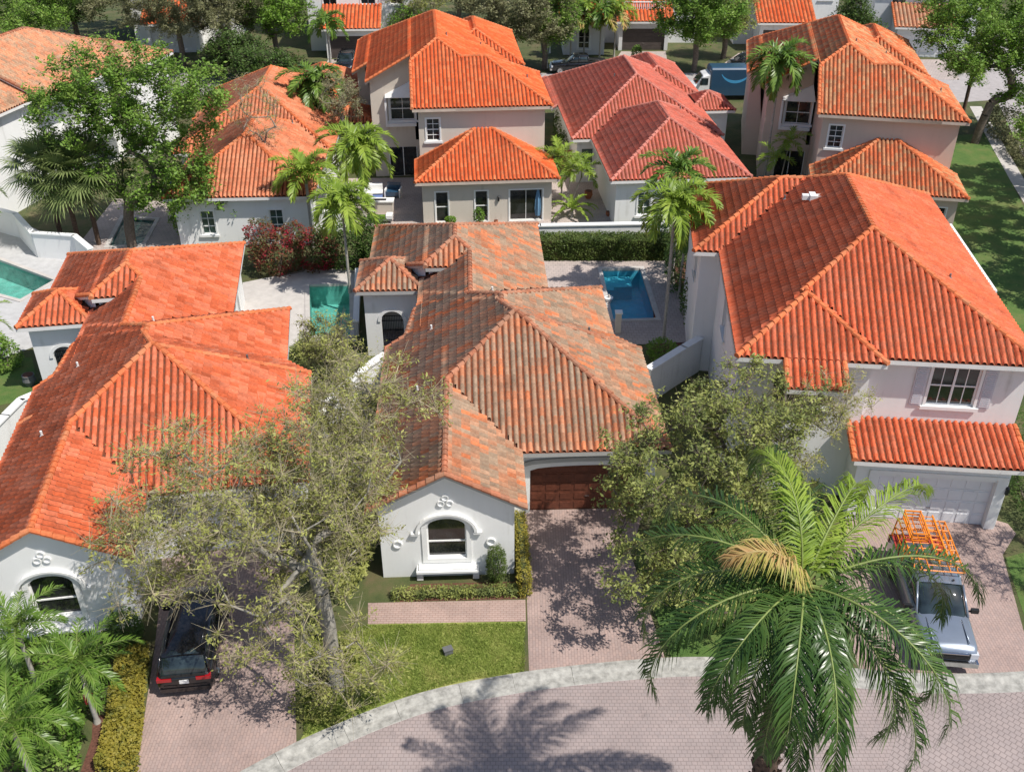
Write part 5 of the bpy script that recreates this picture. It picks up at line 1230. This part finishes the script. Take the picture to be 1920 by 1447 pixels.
bush('grey green shrubs along the right edge beside the side road', gpt(1925, 300), [(0, 0, .9, 1.4, 3.0, 1.1), (.4, 6, 1.2, 1.5, 3, 1.4)], 6000, .2, 'leaf_greygreen', 155)
# ---- far trees
def far_tree(label, px, py, h, rx, lmat, seed, n=26000, size=.24, ry=None, bm='bark', cone=False, r0=.3, zc=None, rz=None):
    x, y = gpt(px, py); rz = rz or h * .36; zc = zc or h - rz; ry = ry or rx
    lobes = [(0, 0, h * (.25 + .6 * k / 4), rx * (1 - .2 * k), rx * (1 - .2 * k), h * .16) for k in range(5)] if cone else \
        [(0, 0, zc, rx * .75, ry * .75, rz), (-rx * .5, 0.4, zc - rz * .2, rx * .55, ry * .6, rz * .75), (rx * .5, -.3, zc - rz * .1, rx * .55, ry * .6, rz * .8), (0.2 * rx, -.4 * ry, zc - rz * .35, rx * .6, ry * .5, rz * .6)]
    return tree(label, (x, y), [(0, 0, 0), (.1, 0, h * .15), (0, .1, h * .3)], lobes, 170, 2200, n, size, lmat, bm, r0=r0, seed=seed, twig_len=.9, spread=.8, group=None)
far_tree('wide olive grey tree at the top left', 345, 125, 12.5, 10.0, 'leaf_greygreen', 111, 75000, .2)
far_tree('second grey tree right of the wide olive grey one', 430, 110, 9.5, 5.0, 'leaf_greygreen', 112, 16000, .2)
far_tree('dark green tree behind the faded roof at the top left corner', 60, 120, 11, 8, 'leaf_green', 113, 30000)
far_tree('green tree in the top left corner above the faded roof', 150, 95, 11, 6, 'leaf_dark', 114, 24000)
far_tree('bright green tree above the shaggy palm', 520, 118, 10, 4.2, 'leaf_bright', 115, 20000)
far_tree('dark shrubby tree beside the white path, top left', 445, 150, 5.0, 3.0, 'leaf_dark', 116, 14000)
far_tree('sparse white barked tree with rusty leaves behind the cream house', 775, 90, 10, 4.5, 'leaf_olive', 117, 9000, .2, bm='bark_grey')
far_tree('green shrubby tree left of the cream house ridge', 770, 100, 5.0, 2.6, 'leaf_bright', 118, 9000, .2)
far_tree('large dark oak right of the cream house roof', 962, 135, 10.5, 6.4, 'leaf_greygreen', 119, 32000)
far_tree('green tree overlapping the large dark oak', 1020, 130, 9.5, 3.8, 'leaf_green', 120, 20000)
far_tree('green tree standing left of the parked van street', 1300, 135, 10.5, 4.4, 'leaf_green', 121, 32000)
far_tree('smaller yellow green tree beside the orange garage roof', 1355, 110, 8, 2.8, 'leaf_yellowgreen', 122, 12000)
far_tree('cone shaped dark tree between the two upper right houses', 1590, 112, 8.0, 3.8, 'leaf_dark', 123, 22000, cone=True)
far_tree('tree at the top edge left of the thin palms', 860, 40, 9, 6, 'leaf_dark', 124, 22000)
x, y = gpt(1828, 268)
tree('large spreading tree at the upper right with curved dark limbs', (x, y), [(0, 0, 0), (.1, 0, 1.2), (0.3, 0, 2.4), (0.6, .2, 3.4)],
     [(-1.6, 2, 8.6, 4.4, 4.4, 3.0), (3.4, 2, 8.8, 4.6, 4.4, 3.2), (-0.5, 5, 10.8, 6.0, 4, 2.8), (5, -0.5, 5.0, 2.8, 2.4, 1.8), (-2.6, -1.2, 6.6, 2.0, 2.0, 1.6)], 300, 3400, 60000, .22, 'leaf_green', 'bark', r0=.36, seed=125, twig_len=.9, spread=.6)
fan_palm('fan palm in front of the large spreading tree', gpt(1805, 215), 5.0, 18, 2.2, seed=126, lmat='frond_lime')
far_tree('dark tree behind the olive grey one at the top edge', 260, 60, 11, 7, 'leaf_dark', 141, 24000)
far_tree('pale green tree between the top left houses', 400, 40, 11, 7, 'leaf_greygreen', 142, 26000)
far_tree('leafy tree left of the awning roofed white house', 560, 60, 11, 5, 'leaf_green', 143, 22000)
far_tree('dark bushy tree behind the shaggy palm', 500, 175, 4.5, 3.2, 'leaf_dark', 144, 14000)
far_tree('tree behind the far right houses', 1800, 30, 10, 6, 'leaf_green', 127, 22000)
tree('third tree by the right lawn beyond the frame edge', (37.0, 54.0), [(0, 0, 0), (0, 0, 2), (0, 0, 3.2)], [(0, 0, 6.5, 4.2, 4.5, 2.6)], 120, 1800, 20000, .22, 'leaf_green', 'bark', r0=.3, seed=130)
tree('second tree by the right pavement beyond the frame edge', (41.5, 73.0), [(0, 0, 0), (0, 0, 2), (0, 0, 3.2)], [(0, 0, 6.5, 3.6, 4.5, 2.6)], 120, 1800, 20000, .22, 'leaf_green', 'bark', r0=.3, seed=129)
tree('tree standing on the right lawn beyond the frame edge', (38.6, 62.5), [(0, 0, 0), (0, 0, 2), (0, 0, 3.2)], [(0, 0, 7, 4.6, 5.5, 2.8), (-1.5, 4.5, 6.5, 3, 3.4, 2.2)], 160, 2200, 26000, .22, 'leaf_green', 'bark', r0=.3, seed=128)
for i, (px, py, Y, lb) in enumerate(((1072, 22, 113.5, 'thin palm at the left end of the far palm row'), (1098, 14, 114, 'thin palm with gold fronds, second in the far palm row'), (1128, 20, 113, 'thin palm third from the left in the far palm row'), (1156, 16, 113.5, 'thin palm at the right end of the far palm row'))):
    palm_at(lb, px, py, Y, nf=12, Lf=2.6, ll=.8, lw=.1, npair=18, lmat='frond_lime' if i % 2 else 'frond', r=.1, r_top=.08, seed=131 + i, droop=2.0, elev0=1.2, elev1=-.7, yellow=(9, 10, 11), group='thin palms before the grey house')
palm_at('palm beside the far black car', 612, 40, 108, nf=12, Lf=2.6, ll=.8, lw=.1, npair=18, lmat='frond', r=.12, seed=137, droop=1.9)
bush('clipped shrub beside the far driveway', gpt(1193, 115), [(0, 0, .8, .6, .6, .9)], 1500, .15, 'leaf_green', 138)
scatter('ground_cover', 'dark shrubs under the far left trees', P((380, 160), (380, 110), (560, 105), (600, 150), (480, 175)), 6000, .9, .2, 'leaf_dark', 139)
# grass tufts of the front lawn
def grass(label, poly, n, mat, seed, h=.07):
    rng = np.random.default_rng(seed); poly = ccw(poly); xs = [p[0] for p in poly]; ys = [p[1] for p in poly]; c = []
    while len(c) < n:
        x, y = rng.uniform(min(xs), max(xs)), rng.uniform(min(ys), max(ys))
        if inpoly(x, y, poly): c.append((x, y, 0.006))
    c = np.array(c); a = rng.random(n) * 6.28; w_ = np.stack([np.cos(a), np.sin(a), 0 * a], 1) * .012; tip = c + np.stack([rng.normal(size=n) * .04, rng.normal(size=n) * .04, h * (.5 + rng.random(n))], 1)
    V = np.stack([c - w_, c + w_, tip + w_ * .3, tip - w_ * .3], 1).reshape(-1, 3); o = np_mesh('grass', V, np.arange(4 * n).reshape(n, 4), M[mat]); tag(o, label, 'grass', kind='stuff')
grass('short sunlit grass on the front lawn', P((690, 1172), (984, 1168), (984, 1258), (860, 1278), (720, 1318), (600, 1370), (570, 1380), (570, 1200)), 36000, 'leaf_lawn', 141)

# ================================================================== VEHICLES
def loft(mb, secs, prof_fn, closed=True, mi=0):
    rings = [prof_fn(*s) for s in secs]; n = len(rings[0]); b = []
    vs = [p for r_ in rings for p in r_]; fs = []
    for i in range(len(rings) - 1):
        for j in range(n): fs.append((i * n + j, i * n + (j + 1) % n, (i + 1) * n + (j + 1) % n, (i + 1) * n + j))
    if closed: fs.append(tuple(range(n))[::-1]); fs.append(tuple((len(rings) - 1) * n + j for j in range(n)))
    mb.add(vs, fs, mi)
def bprof(y, w_, zb, zt, crown=0.03, tuck=0.06):
    r_ = [(w_ - .10, zb), (w_ - .02, zb + .10), (w_, zb + (zt - zb) * .45), (w_ - .02, zt - .14), (w_ - tuck, zt - .04), (w_ - tuck - .10, zt), (w_ * .45, zt + crown)]
    return [(x, y, z) for x, z in r_] + [(-x, y, z) for x, z in r_[::-1]]
def gprof(y, wb, wt, zb, zt):
    r_ = [(wb, zb), (wb - (wb - wt) * .5, zb + (zt - zb) * .55), (wt + .02, zt - .07), (wt - .06, zt - .01), (wt * .5, zt + .02)]
    return [(x, y, z) for x, z in r_] + [(-x, y, z) for x, z in r_[::-1]]
def wheel(parent, x, y, r=.36, w_=.24):
    s = 1 if x > 0 else -1
    mb = MB(); mb.cyl((x - w_ / 2, y, r), (x + w_ / 2, y, r), r, n=20); t = mb.build('wheel', M['tyre'], parent, True)
    mb = MB(); mb.cyl((x + s * (w_ / 2 + .002), y, r), (x + s * (w_ / 2 + .015), y, r), r * .66, n=16)
    for k in range(5):
        a = k * 1.2566; mb.cyl((x + s * (w_ / 2 + .02), y, r), (x + s * (w_ / 2 + .02), y + math.cos(a) * r * .6, r + math.sin(a) * r * .6), .03, n=4)
    mb.build('rim', M['chrome'], t)
def mirror(parent, x, y, z, mat):
    s = 1 if x > 0 else -1; mb = MB(); mb.box(min(x, x + s * .26), max(x, x + s * .26), y - .05, y + .07, z, z + .17); mb.box(min(x - s * .08, x), max(x - s * .08, x), y - .02, y + .03, z + .02, z + .07)
    mb.build('mirror', mat, parent)
def suv(label, loc, rot, paintm, length=4.9, W=.97, plate=True):
    c = thing('parked_car', label, 'car', (*loc, 0), rot); h = length / 2
    mb = MB(); secs = [(-h, W - .12, .42, .78), (-h + .06, W - .04, .28, 1.0), (-h + .3, W, .24, 1.06), (-1.3, W, .24, 1.05), (.9, W, .24, 1.03), (h - .9, W - .01, .24, 1.0), (h - .25, W - .06, .26, .88), (h - .05, W - .16, .32, .74), (h, W - .25, .4, .62)]
    loft(mb, secs, lambda y, w_, zb, zt: bprof(y, w_, zb, zt)); mb.build('body', M[paintm], c, True)
    mb = MB(); g = [(-h + .12, W - .10, W - .25, 1.0, 1.06), (-h + .48, W - .10, W - .24, 1.02, 1.62), (-h + .8, W - .09, W - .22, 1.02, 1.68), (0, W - .09, W - .21, 1.02, 1.71), (.55, W - .10, W - .23, 1.0, 1.66), (1.45, W - .12, W - .18, .98, 1.04)]
    loft(mb, g, lambda y, a, b, zb, zt: gprof(y, a, b, zb, zt)); mb.build('windows', M['car_glass'], c, True)
    mb = MB(); rp = [(-h + .42, W - .22, 1.60), (-h + .8, W - .19, 1.695), (0, W - .18, 1.725), (.5, W - .21, 1.685)]
    vs = []; 
    for y, ww, z in rp: vs += [(-ww, y, z - .05), (-ww * .93, y, z), (0, y, z + .025), (ww * .93, y, z), (ww, y, z - .05)]
    fs = [(i * 5 + j, i * 5 + j + 1, i * 5 + 6 + j, i * 5 + 5 + j) for i in range(3) for j in range(4)]; mb.add(vs, fs)
    for s in (-1, 1):
        for (y0, y1, z0, z1, ww0, ww1) in ((-h + .15, -h + .5, 1.03, 1.62, W - .08, W - .21), (.5, 1.42, 1.68, 1.03, W - .2, W - .11)):
            mb.cyl((s * ww0, y0, z0), (s * ww1, y1, z1), .045, n=6)
        mb.cyl((s * (W - .085), -.35, 1.03), (s * (W - .2), -.3, 1.68), .04, n=6)
        mb.box(s * (W - .34) - .02, s * (W - .34) + .02, -h + .8, .3, 1.73, 1.77)
    mb.build('roof', M[paintm], c, True)
    mb = MB(); mb.box(-W + .1, W - .1, -h - .035, -h + .1, .34, .52); mb.box(-.75, .75, -h - .05, -h - .036, .60, .63); mb.build('rear_bumper', M[paintm], c)
    for s in (-1, 1):
        mb = MB(); mb.box(min(s * .42, s * .92), max(s * .42, s * .92), -h - .02, -h + .2, .84, .98); mb.build('tail_lamp', M['lamp_red'], c)
        mb = MB(); mb.box(min(s * .45, s * .74), max(s * .45, s * .74), h - .16, h - .02, .60, .70); mb.build('headlight', M['lamp_clear'], c)
        mirror(c, s * (W + .0), .95, 1.02, M[paintm])
        for y in (-h + .95, h - .95): wheel(c, s * (W - .12), y)
    if plate: mb = MB(); mb.box(-.16, .16, -h - .03, -h + .02, .72, .86); mb.build('licence_plate', M['trim_white'], c)
    mb = MB(); mb.box(-.75, .75, -h + .0, -h + .1, 1.02, 1.05); mb.cyl((-.3, -h + .18, 1.15), (.25, -h + .22, 1.2), .012, n=5); mb.build('wiper', M['grille_black'], c)
    return c
suv('black car parked nose in on the left driveway, rear lamps facing the street', (-11.75, 26.4), R(7), 'paint_black')
suv('black car in front of the far garage at the top, left of the cream house', gpt(652, 128), R(180), 'paint_black')
suv('small dark car parked beyond the navy delivery van', (25.3, 108.5), R(90), 'paint_black', 4.3)

def pickup(label, loc, rot, paintm, rack=True, dark=False):
    c = thing('pickup_truck', label, 'pickup truck', (*loc, 0), rot); W = .99
    mb = MB(); secs = [(-2.95, W - .05, .5, .95), (-2.9, W - .02, .42, 1.22), (-1.05, W, .38, 1.24), (1.0, W, .36, 1.18), (1.3, W - .01, .36, 1.17), (2.55, W - .05, .36, 1.08), (2.8, W - .1, .4, .98), (2.86, W - .16, .5, .85)]
    loft(mb, secs, lambda y, w_, zb, zt: bprof(y, w_, zb, zt, crown=.05)); 
    mb.box(-.62, -.58, 1.35, 2.6, 1.16, 1.185); mb.box(.58, .62, 1.35, 2.6, 1.16, 1.185)
    mb.build('body', M[paintm], c, True)
    mb = MB(); g = [(-1.08, W - .12, W - .22, 1.18, 1.30), (-.98, W - .1, W - .24, 1.18, 1.82), (-.5, W - .09, W - .22, 1.18, 1.87), (.35, W - .09, W - .23, 1.16, 1.84), (1.35, W - .14, W - .22, 1.12, 1.2)]
    loft(mb, g, lambda y, a, b, zb, zt: gprof(y, a, b, zb, zt)); mb.build('windows', M['car_glass'], c, True)
    mb = MB(); rp = [(-1.0, W - .23, 1.84), (-.5, W - .19, 1.885), (.1, W - .19, 1.885), (.42, W - .22, 1.84)]; vs = []
    for y, ww, z in rp: vs += [(-ww, y, z - .06), (-ww * .93, y, z), (0, y, z + .03), (ww * .93, y, z), (ww, y, z - .06)]
    mb.add(vs, [(i * 5 + j, i * 5 + j + 1, i * 5 + 6 + j, i * 5 + 5 + j) for i in range(3) for j in range(4)])
    for s in (-1, 1):
        mb.cyl((s * (W - .11), 1.33, 1.16), (s * (W - .21), .4, 1.83), .045, n=6); mb.cyl((s * (W - .1), .02, 1.17), (s * (W - .2), -.05, 1.84), .045, n=6); mb.cyl((s * (W - .11), -1.05, 1.2), (s * (W - .22), -.97, 1.82), .06, n=6)
    mb.build('roof', M[paintm], c, True)
    mb = MB(); mb.box(-.8, .8, -2.86, -1.15, 1.262, 1.275); 
    for s in (-1, 1): mb.box(min(s * .8, s * .93), max(s * .8, s * .93), -2.88, -1.12, 1.262, 1.30)
    mb.build('bed', M['red_cloth' if rack else 'grille_black'], c)
    mb = MB(); mb.box(-.62, .62, 2.84, 2.90, .66, .92)
    for k in range(4): mb.box(-.62, .62, 2.9, 2.915, .68 + k * .06, .70 + k * .06)
    mb.build('grille', M['grille_black'], c)
    mb = MB(); mb.box(-.93, .93, 2.78, 3.0, .42, .62); mb.box(-.55, .55, 2.86, 2.93, .92, .96); mb.build('front_bumper', M['chrome'], c)
    mb = MB(); mb.box(-.9, .9, -3.1, -2.93, .48, .66); mb.build('rear_bumper', M['chrome'], c)
    for s in (-1, 1):
        mb = MB(); mb.box(min(s * .64, s * .9), max(s * .64, s * .9), 2.68, 2.87, .72, .92); mb.build('headlight', M['lamp_clear'], c)
        mb = MB(); mb.box(min(s * .84, s * .98), max(s * .84, s * .98), -2.97, -2.85, .85, 1.15); mb.build('tail_lamp', M['lamp_red'], c)
        mirror(c, s * (W + .03), 1.05, 1.16, M['grille_black'])
        for y in (-1.85, 1.95): wheel(c, s * (W - .12), y, .40, .27)
    mb = MB(); mb.box(-.5, -.44, .25, .32, 1.9, 1.93); mb.build('aerial', M['grille_black'], c)
    if rack:
        mb = MB(); z = 2.12; r_ = .028
        for s in (-1, 1):
            mb.cyl((s * .86, -2.75, z), (s * .86, .1, z), r_); mb.cyl((s * .9, -2.75, 1.7), (s * .9, -1.1, 1.7), r_)
            for y in (-2.75, -1.95, -1.1): mb.cyl((s * .94, y, 1.25), (s * .86, y, z), r_)
            mb.cyl((s * .9, -2.75, 1.7), (s * .86, -1.95, z), r_ * .8); mb.cyl((s * .9, -1.1, 1.7), (s * .86, -1.95, z), r_ * .8)
        for y in (-2.75, -2.2, -1.65, -1.1, -.5, .1): mb.cyl((-.86, y, z), (.86, y, z), r_)
        for y in (-2.75, -1.1): mb.cyl((-.92, y, 1.6), (.92, y, 1.6), r_)
        for x in (-.5, 0, .5): mb.cyl((x, -1.1, 1.28), (x, -1.1, z), r_ * .8)
        for x in (-.62, -.36, .36, .62): mb.cyl((x, -2.75, z + .03), (x, .1, z + .03), r_ * .8)
        for y in (-2.5, -1.4, -.8, -.2): mb.cyl((-.86, y, z), (.86, y, z), r_ * .8)
        mb.build('ladder_rack', M['paint_orange'], c)
    return c
tk = pickup('silver pickup truck with orange ladder rack, nose to the street on the right driveway', (16.1, 28.1), R(173.5), 'paint_silver')
tk.scale = (1.05, 1.05, 1.05)
if True:
    t = thing('ladder', 'orange ladder lying on the rack of the silver pickup truck', 'ladder', (16.1, 28.1, 2.29), R(173.5)); mb = MB()
    for x in (-.45, -.05): mb.box(x - .03, x + .03, -3.1, -.2, 0, .07)
    mb.build('side_rail', M['paint_orange'], t)
    for k in range(10): mb = MB(); mb.cyl((-.45, -3.0 + k * .29, .035), (-.05, -3.0 + k * .29, .035), .018, n=6); mb.build('rung', M['paint_orange'], t)
    t = thing('crate', 'stacked orange crate load on the back of the ladder rack', 'crate', (16.1, 28.1, 2.29), R(173.5)); mb = MB()
    for z in (0.02, .18, .34):
        mb.box(.1, .75, -2.9, -2.85, z, z + .05); mb.box(.1, .75, -1.5, -1.45, z, z + .05); mb.box(.1, .14, -2.85, -1.5, z, z + .05); mb.box(.71, .75, -2.85, -1.5, z, z + .05)
    for x in (.1, .71):
        for y in (-2.9, -2.2, -1.49): mb.box(x, x + .04, y, y + .04, .0, .42)
    mb.build('slats', M['paint_orange'], t)
pickup('dark pickup truck parked across the back street before the thin palms', (7.0, 107.3), R(90), 'paint_black', rack=False)

# delivery van, its left side to the camera, nose to the left
v = thing('delivery_van', 'navy delivery van with light blue curved arrow, behind the small red tower roof', 'van', (21.4, 98.0, 0), R(1.5))
mb = MB()
def vprof(x, hw, zb, zt): return [(x, -hw, zb), (x, -hw, zt - .18), (x, -hw + .12, zt - .04), (x, -hw + .35, zt), (x, hw - .35, zt), (x, hw - .12, zt - .04), (x, hw, zt - .18), (x, hw, zb)]
loft(mb, [(-2.3, 1.02, .55, 3.0), (-2.2, 1.08, .5, 3.12), (3.3, 1.08, .5, 3.12), (3.4, 1.02, .55, 3.05)], vprof); mb.build('cargo_box', M['paint_navy'], v)
mb = MB(); loft(mb, [(-4.35, .8, .5, 1.1), (-4.2, .95, .4, 1.35), (-3.55, 1.0, .4, 1.55), (-3.0, 1.0, .4, 2.4), (-2.31, 1.0, .45, 2.6)], vprof); mb.build('cab', M['paint_white'], v)
mb = MB(); mb.box(-3.2, -2.5, -1.02, -1.003, 1.5, 2.15); mb.add([(-3.6, -.85, 1.6), (-3.6, .85, 1.6), (-3.06, .8, 2.36), (-3.06, -.8, 2.36)], [(0, 1, 2, 3)]); mb.build('windows', M['car_glass'], v)
for x in (-3.5, 2.2):
    for s in (-1, 1):
        mb = MB(); mb.cyl((x, s * .86, .38), (x, s * 1.06, .38), .38, n=18); wl = mb.build('wheel', M['tyre'], v, True)
        mb = MB(); mb.cyl((x, s * 1.061, .38), (x, s * 1.08, .38), .22, n=14); mb.build('rim', M['chrome'], wl)
mb = MB(); pts = []
n = 22
for i in range(n + 1):
    t = i / n; a = R(205 + 128 * t); cx, cz = .1, 3.05; rx, rz = 1.5, 1.25; wd = .05 + .09 * math.sin(math.pi * t)
    pts.append(((cx + rx * math.cos(a)), cz + rz * math.sin(a), wd))
for (x1, z1, w1), (x2, z2, w2) in zip(pts[:-1], pts[1:]): mb.add([(x1, -1.086, z1 - w1), (x2, -1.086, z2 - w2), (x2, -1.086, z2 + w2), (x1, -1.086, z1 + w1)], [(0, 1, 2, 3)])
x, z, _ = pts[-1]; mb.add([(x - .32, -1.087, z + .14), (x + .16, -1.087, z + .2), (x + .08, -1.087, z - .34), (x + .02, -1.087, z + .05)], [(0, 3, 1), (3, 2, 1)])
mb.build('curved_arrow', M['sky_blue'], v)
fc = bpy.data.curves.new('lettering', 'FONT'); fc.body = 'prime'; fc.size = .5; fc.extrude = .004
fo = bpy.data.objects.new('tmp', fc); COL.objects.link(fo)
dg = bpy.context.evaluated_depsgraph_get(); me = bpy.data.meshes.new_from_object(fo.evaluated_get(dg)); bpy.data.objects.remove(fo)
lo = bpy.data.objects.new('lettering', me); me.materials.clear(); me.materials.append(M['trim_white']); COL.objects.link(lo); lo.parent = v
lo.location = (1.85, -1.09, 2.45); lo.rotation_euler = (R(90), 0, 0)
mirr = MB(); mirr.box(-3.3, -3.15, -1.25, -1.03, 1.6, 1.95); mirr.build('mirror', M['grille_black'], v)

# ================================================================== SMALL THINGS
def simple(name, label, cat, loc, parts, rot=0, group=None):
    t = thing(name, label, cat, loc, rot, group)
    for pn, mm, fn in parts:
        mb = MB(); fn(mb); mb.build(pn, M[mm], t)
    return t
x, y = gpt(840, 1224); simple('utility_box', 'small dark utility box standing on the front lawn', 'utility box', (x, y, 0), [('body', 'box_grey', lambda m: (m.box(-.16, .16, -.12, .12, 0, .18), m.box(-.13, .13, -.09, .09, .18, .22))), ('lid', 'metal_grey', lambda m: m.box(-.18, .18, -.14, .14, .221, .25))], .4)
x, y = gpt(1008, 412)
def umb(m):
    n = 12; q = []
    for k in range(n):
        a = k * 6.2832 / n; rr = .26 if k % 2 else .15; q.append((a, rr))
    rings = [(.35, .75), (.9, 1.0), (1.7, .8), (2.3, .3), (2.55, .05)]
    vs = [(rr * f * math.cos(a), rr * f * math.sin(a), z) for z, f in rings for a, rr in q]
    m.add(vs, [(i * n + j, i * n + (j + 1) % n, (i + 1) * n + (j + 1) % n, (i + 1) * n + j) for i in range(len(rings) - 1) for j in range(n)])
simple('patio_umbrella', 'closed blue patio umbrella beside the sliding glass door', 'umbrella', (x, y, 0), [('canopy', 'canvas_blue', umb), ('pole', 'metal_grey', lambda m: m.cyl((0, 0, 0), (0, 0, 2.7), .025)), ('base', 'concrete', lambda m: m.cyl((0, 0, 0), (0, 0, .1), .28, .22, n=16))])
x, y, z = atY(983, 252, 71.5)
simple('satellite_dish', 'small white satellite dish on the low rear roof of the cream house', 'satellite dish', (x, y, z - .5), [('dish', 'trim_white', lambda m: (m.cyl((0, 0, .6), (-.05, -.06, .6), .34, .32, n=18), m.cyl((-.05, -.06, .6), (-.3, -.4, .7), .015))), ('mast', 'metal_grey', lambda m: m.cyl((0, .05, -.3), (0, .05, .6), .03))])
x, y, z = at(311, 345, 2.2)
def petals(m):
    for k in range(7):
        a = k * 6.2832 / 7; m.add([(0, 0, .12), (.22 * math.cos(a - .35), .22 * math.sin(a - .35), .08), (.62 * math.cos(a), .62 * math.sin(a), -.08), (.22 * math.cos(a + .35), .22 * math.sin(a + .35), .08), (0, 0, .09), (.6 * math.cos(a), .6 * math.sin(a), -.11)], [(0, 1, 2, 3), (4, 3, 5, 1)])
simple('garden_pinwheel', 'light blue star shaped garden ornament beside the big forked tree', 'garden ornament', (x, y, 0), [('petals', 'canvas_lightblue', lambda m: [m.add([(a, b, c + z) for a, b, c in mm.v], mm.f) for mm in [MB()] for _ in [petals(mm)]]), ('pole', 'metal_grey', lambda m: m.cyl((0, 0, 0), (0, 0, z + .1), .03))])
x, y = gpt(695, 372); simple('sofa', 'sofa under a crumpled white sheet on the patio left of the cream house', 'sofa', (x, y, 0), [('seat', 'canvas_lightblue', lambda m: m.box(-.9, .9, -.5, .5, .1, .55)), ('sheet', 'trim_white', lambda m: (m.box(-.95, .95, -.55, .1, .551, .62), m.box(-.95, .95, .12, .6, .55, 1.0), m.box(-.95, .2, -.6, -.551, .2, .6)))], .1)
x, y = gpt(738, 368); simple('armchair', 'navy cushioned armchair next to the white sheeted sofa', 'armchair', (x, y, 0), [('seat', 'paint_navy', lambda m: m.box(-.5, .5, -.45, .45, .15, .5)), ('backrest', 'paint_navy', lambda m: m.box(-.5, .5, .3, .5, .501, .95)), ('frame', 'trim_white', lambda m: (m.box(-.6, -.51, -.45, .5, 0, .65), m.box(.51, .6, -.45, .5, 0, .65)))], -.1)
x, y = gpt(712, 398); simple('outdoor_counter', 'cream outdoor counter with a dark slot on the left patio', 'counter', (x, y, 0), [('body', 'wall_cream', lambda m: m.box(-1.0, 1.0, -.35, .35, 0, .9)), ('top', 'trim_white', lambda m: m.box(-1.1, 1.1, -.42, .42, .901, .98)), ('slot', 'dark', lambda m: m.box(-.55, .55, -.2, .1, .981, 1.02))])
x, y = gpt(712, 416); simple('lounger', 'green and white striped lounger in front of the cream counter', 'lounger', (x, y, 0), [('cushion', 'leaf_bright', lambda m: m.box(-.9, .5, -.35, .35, .32, .42)), ('headrest', 'trim_white', lambda m: m.box(.501, .95, -.35, .35, .35, .6)), ('frame', 'metal_grey', lambda m: (m.box(-.9, .95, -.38, -.351, .2, .33), m.box(-.9, .95, .351, .38, .2, .33), m.box(-.85, -.8, -.35, .35, 0, .2), m.box(.8, .85, -.35, .35, 0, .2)))])
for i, (px, py, lb) in enumerate(((1103, 372, 'large brown clay urn on the patio corner of the red roofed house'), (1140, 405, 'small clay pot by the wall of the red roofed house'), (930, 420, 'red flower pot by the sliding glass door'), (58, 722, 'dark garden urn on the small lawn at the left edge'))):
    x, y = gpt(px, py); s = (1.2, .7, .6, 1.3)[i]
    simple('plant_pot', lb, 'plant pot', (x, y, 0), [('pot', 'terracotta' if i < 3 else 'box_grey', lambda m: (m.cyl((0, 0, 0), (0, 0, .25 * s), .15 * s, .27 * s, n=14), m.cyl((0, 0, .25 * s), (0, 0, .45 * s), .27 * s, .22 * s, n=14), m.cyl((0, 0, .45 * s), (0, 0, .5 * s), .25 * s, .25 * s, n=14))), ('soil', 'mulch', lambda m: m.cyl((0, 0, .501 * s), (0, 0, .52 * s), .2 * s, n=12))])
for i, (px, py, lb) in enumerate(((1026, 128, 'white garden lamp post before the big dark oak'), (1031, 100, 'second white lamp post nearer the grey house'))):
    x, y = gpt(px, py); simple('lamp_post', lb, 'lamp post', (x, y, 0), [('post', 'trim_white', lambda m: (m.cyl((0, 0, 0), (0, 0, .4), .12, .07), m.cyl((0, 0, .4), (0, 0, 2.2), .05))), ('lantern', 'lamp_glass', lambda m: (m.cyl((0, 0, 2.2), (0, 0, 2.55), .12, .17, n=8), m.cyl((0, 0, 2.55), (0, 0, 2.7), .19, .03, n=8)))])
x, y = gpt(1158, 622); simple('garden_pillar', 'short cream pillar at the pool corner of the weathered roof house', 'pillar', (x, y, 0), [('shaft', 'wall_cream', lambda m: m.box(-.16, .16, -.16, .16, 0, 1.25)), ('cap', 'trim_white', lambda m: m.box(-.21, .21, -.21, .21, 1.251, 1.33))])
x, y = gpt(1141, 566); simple('pool_fountain', 'white stone fountain at the left rim of the blue pool', 'fountain', (x, y, 0), [('basin', 'trim_white', lambda m: m.cyl((0, 0, 0), (0, 0, .3), .15, .27, n=14)), ('spout', 'deck_light', lambda m: m.cyl((0, 0, .301), (0, 0, .5), .08, .05, n=10))])
x, y = gpt(165, 1335); simple('garden_flag', 'red garden flag among the plants at the bottom left', 'flag', (x + .2, y, 0), [('cloth', 'red_cloth', lambda m: m.box(-.16, .16, -.006, .006, .45, .95)), ('pole', 'grille_black', lambda m: m.cyl((-.17, 0, 0), (-.17, 0, 1.0), .012))], .3)
gate = simple('garden_gate', 'red brown wooden gate between the cream and the red roofed houses', 'gate', (*gpt(1068, 322), 0), [('panel', 'wood_fence', lambda m: [m.box(-.75 + k * .15, -.62 + k * .15, -.03, .03, .05, 1.8) for k in range(10)]), ('rail', 'wood_fence', lambda m: (m.box(-.75, .75, .031, .08, .4, .5), m.box(-.75, .75, .031, .08, 1.4, 1.5)))])
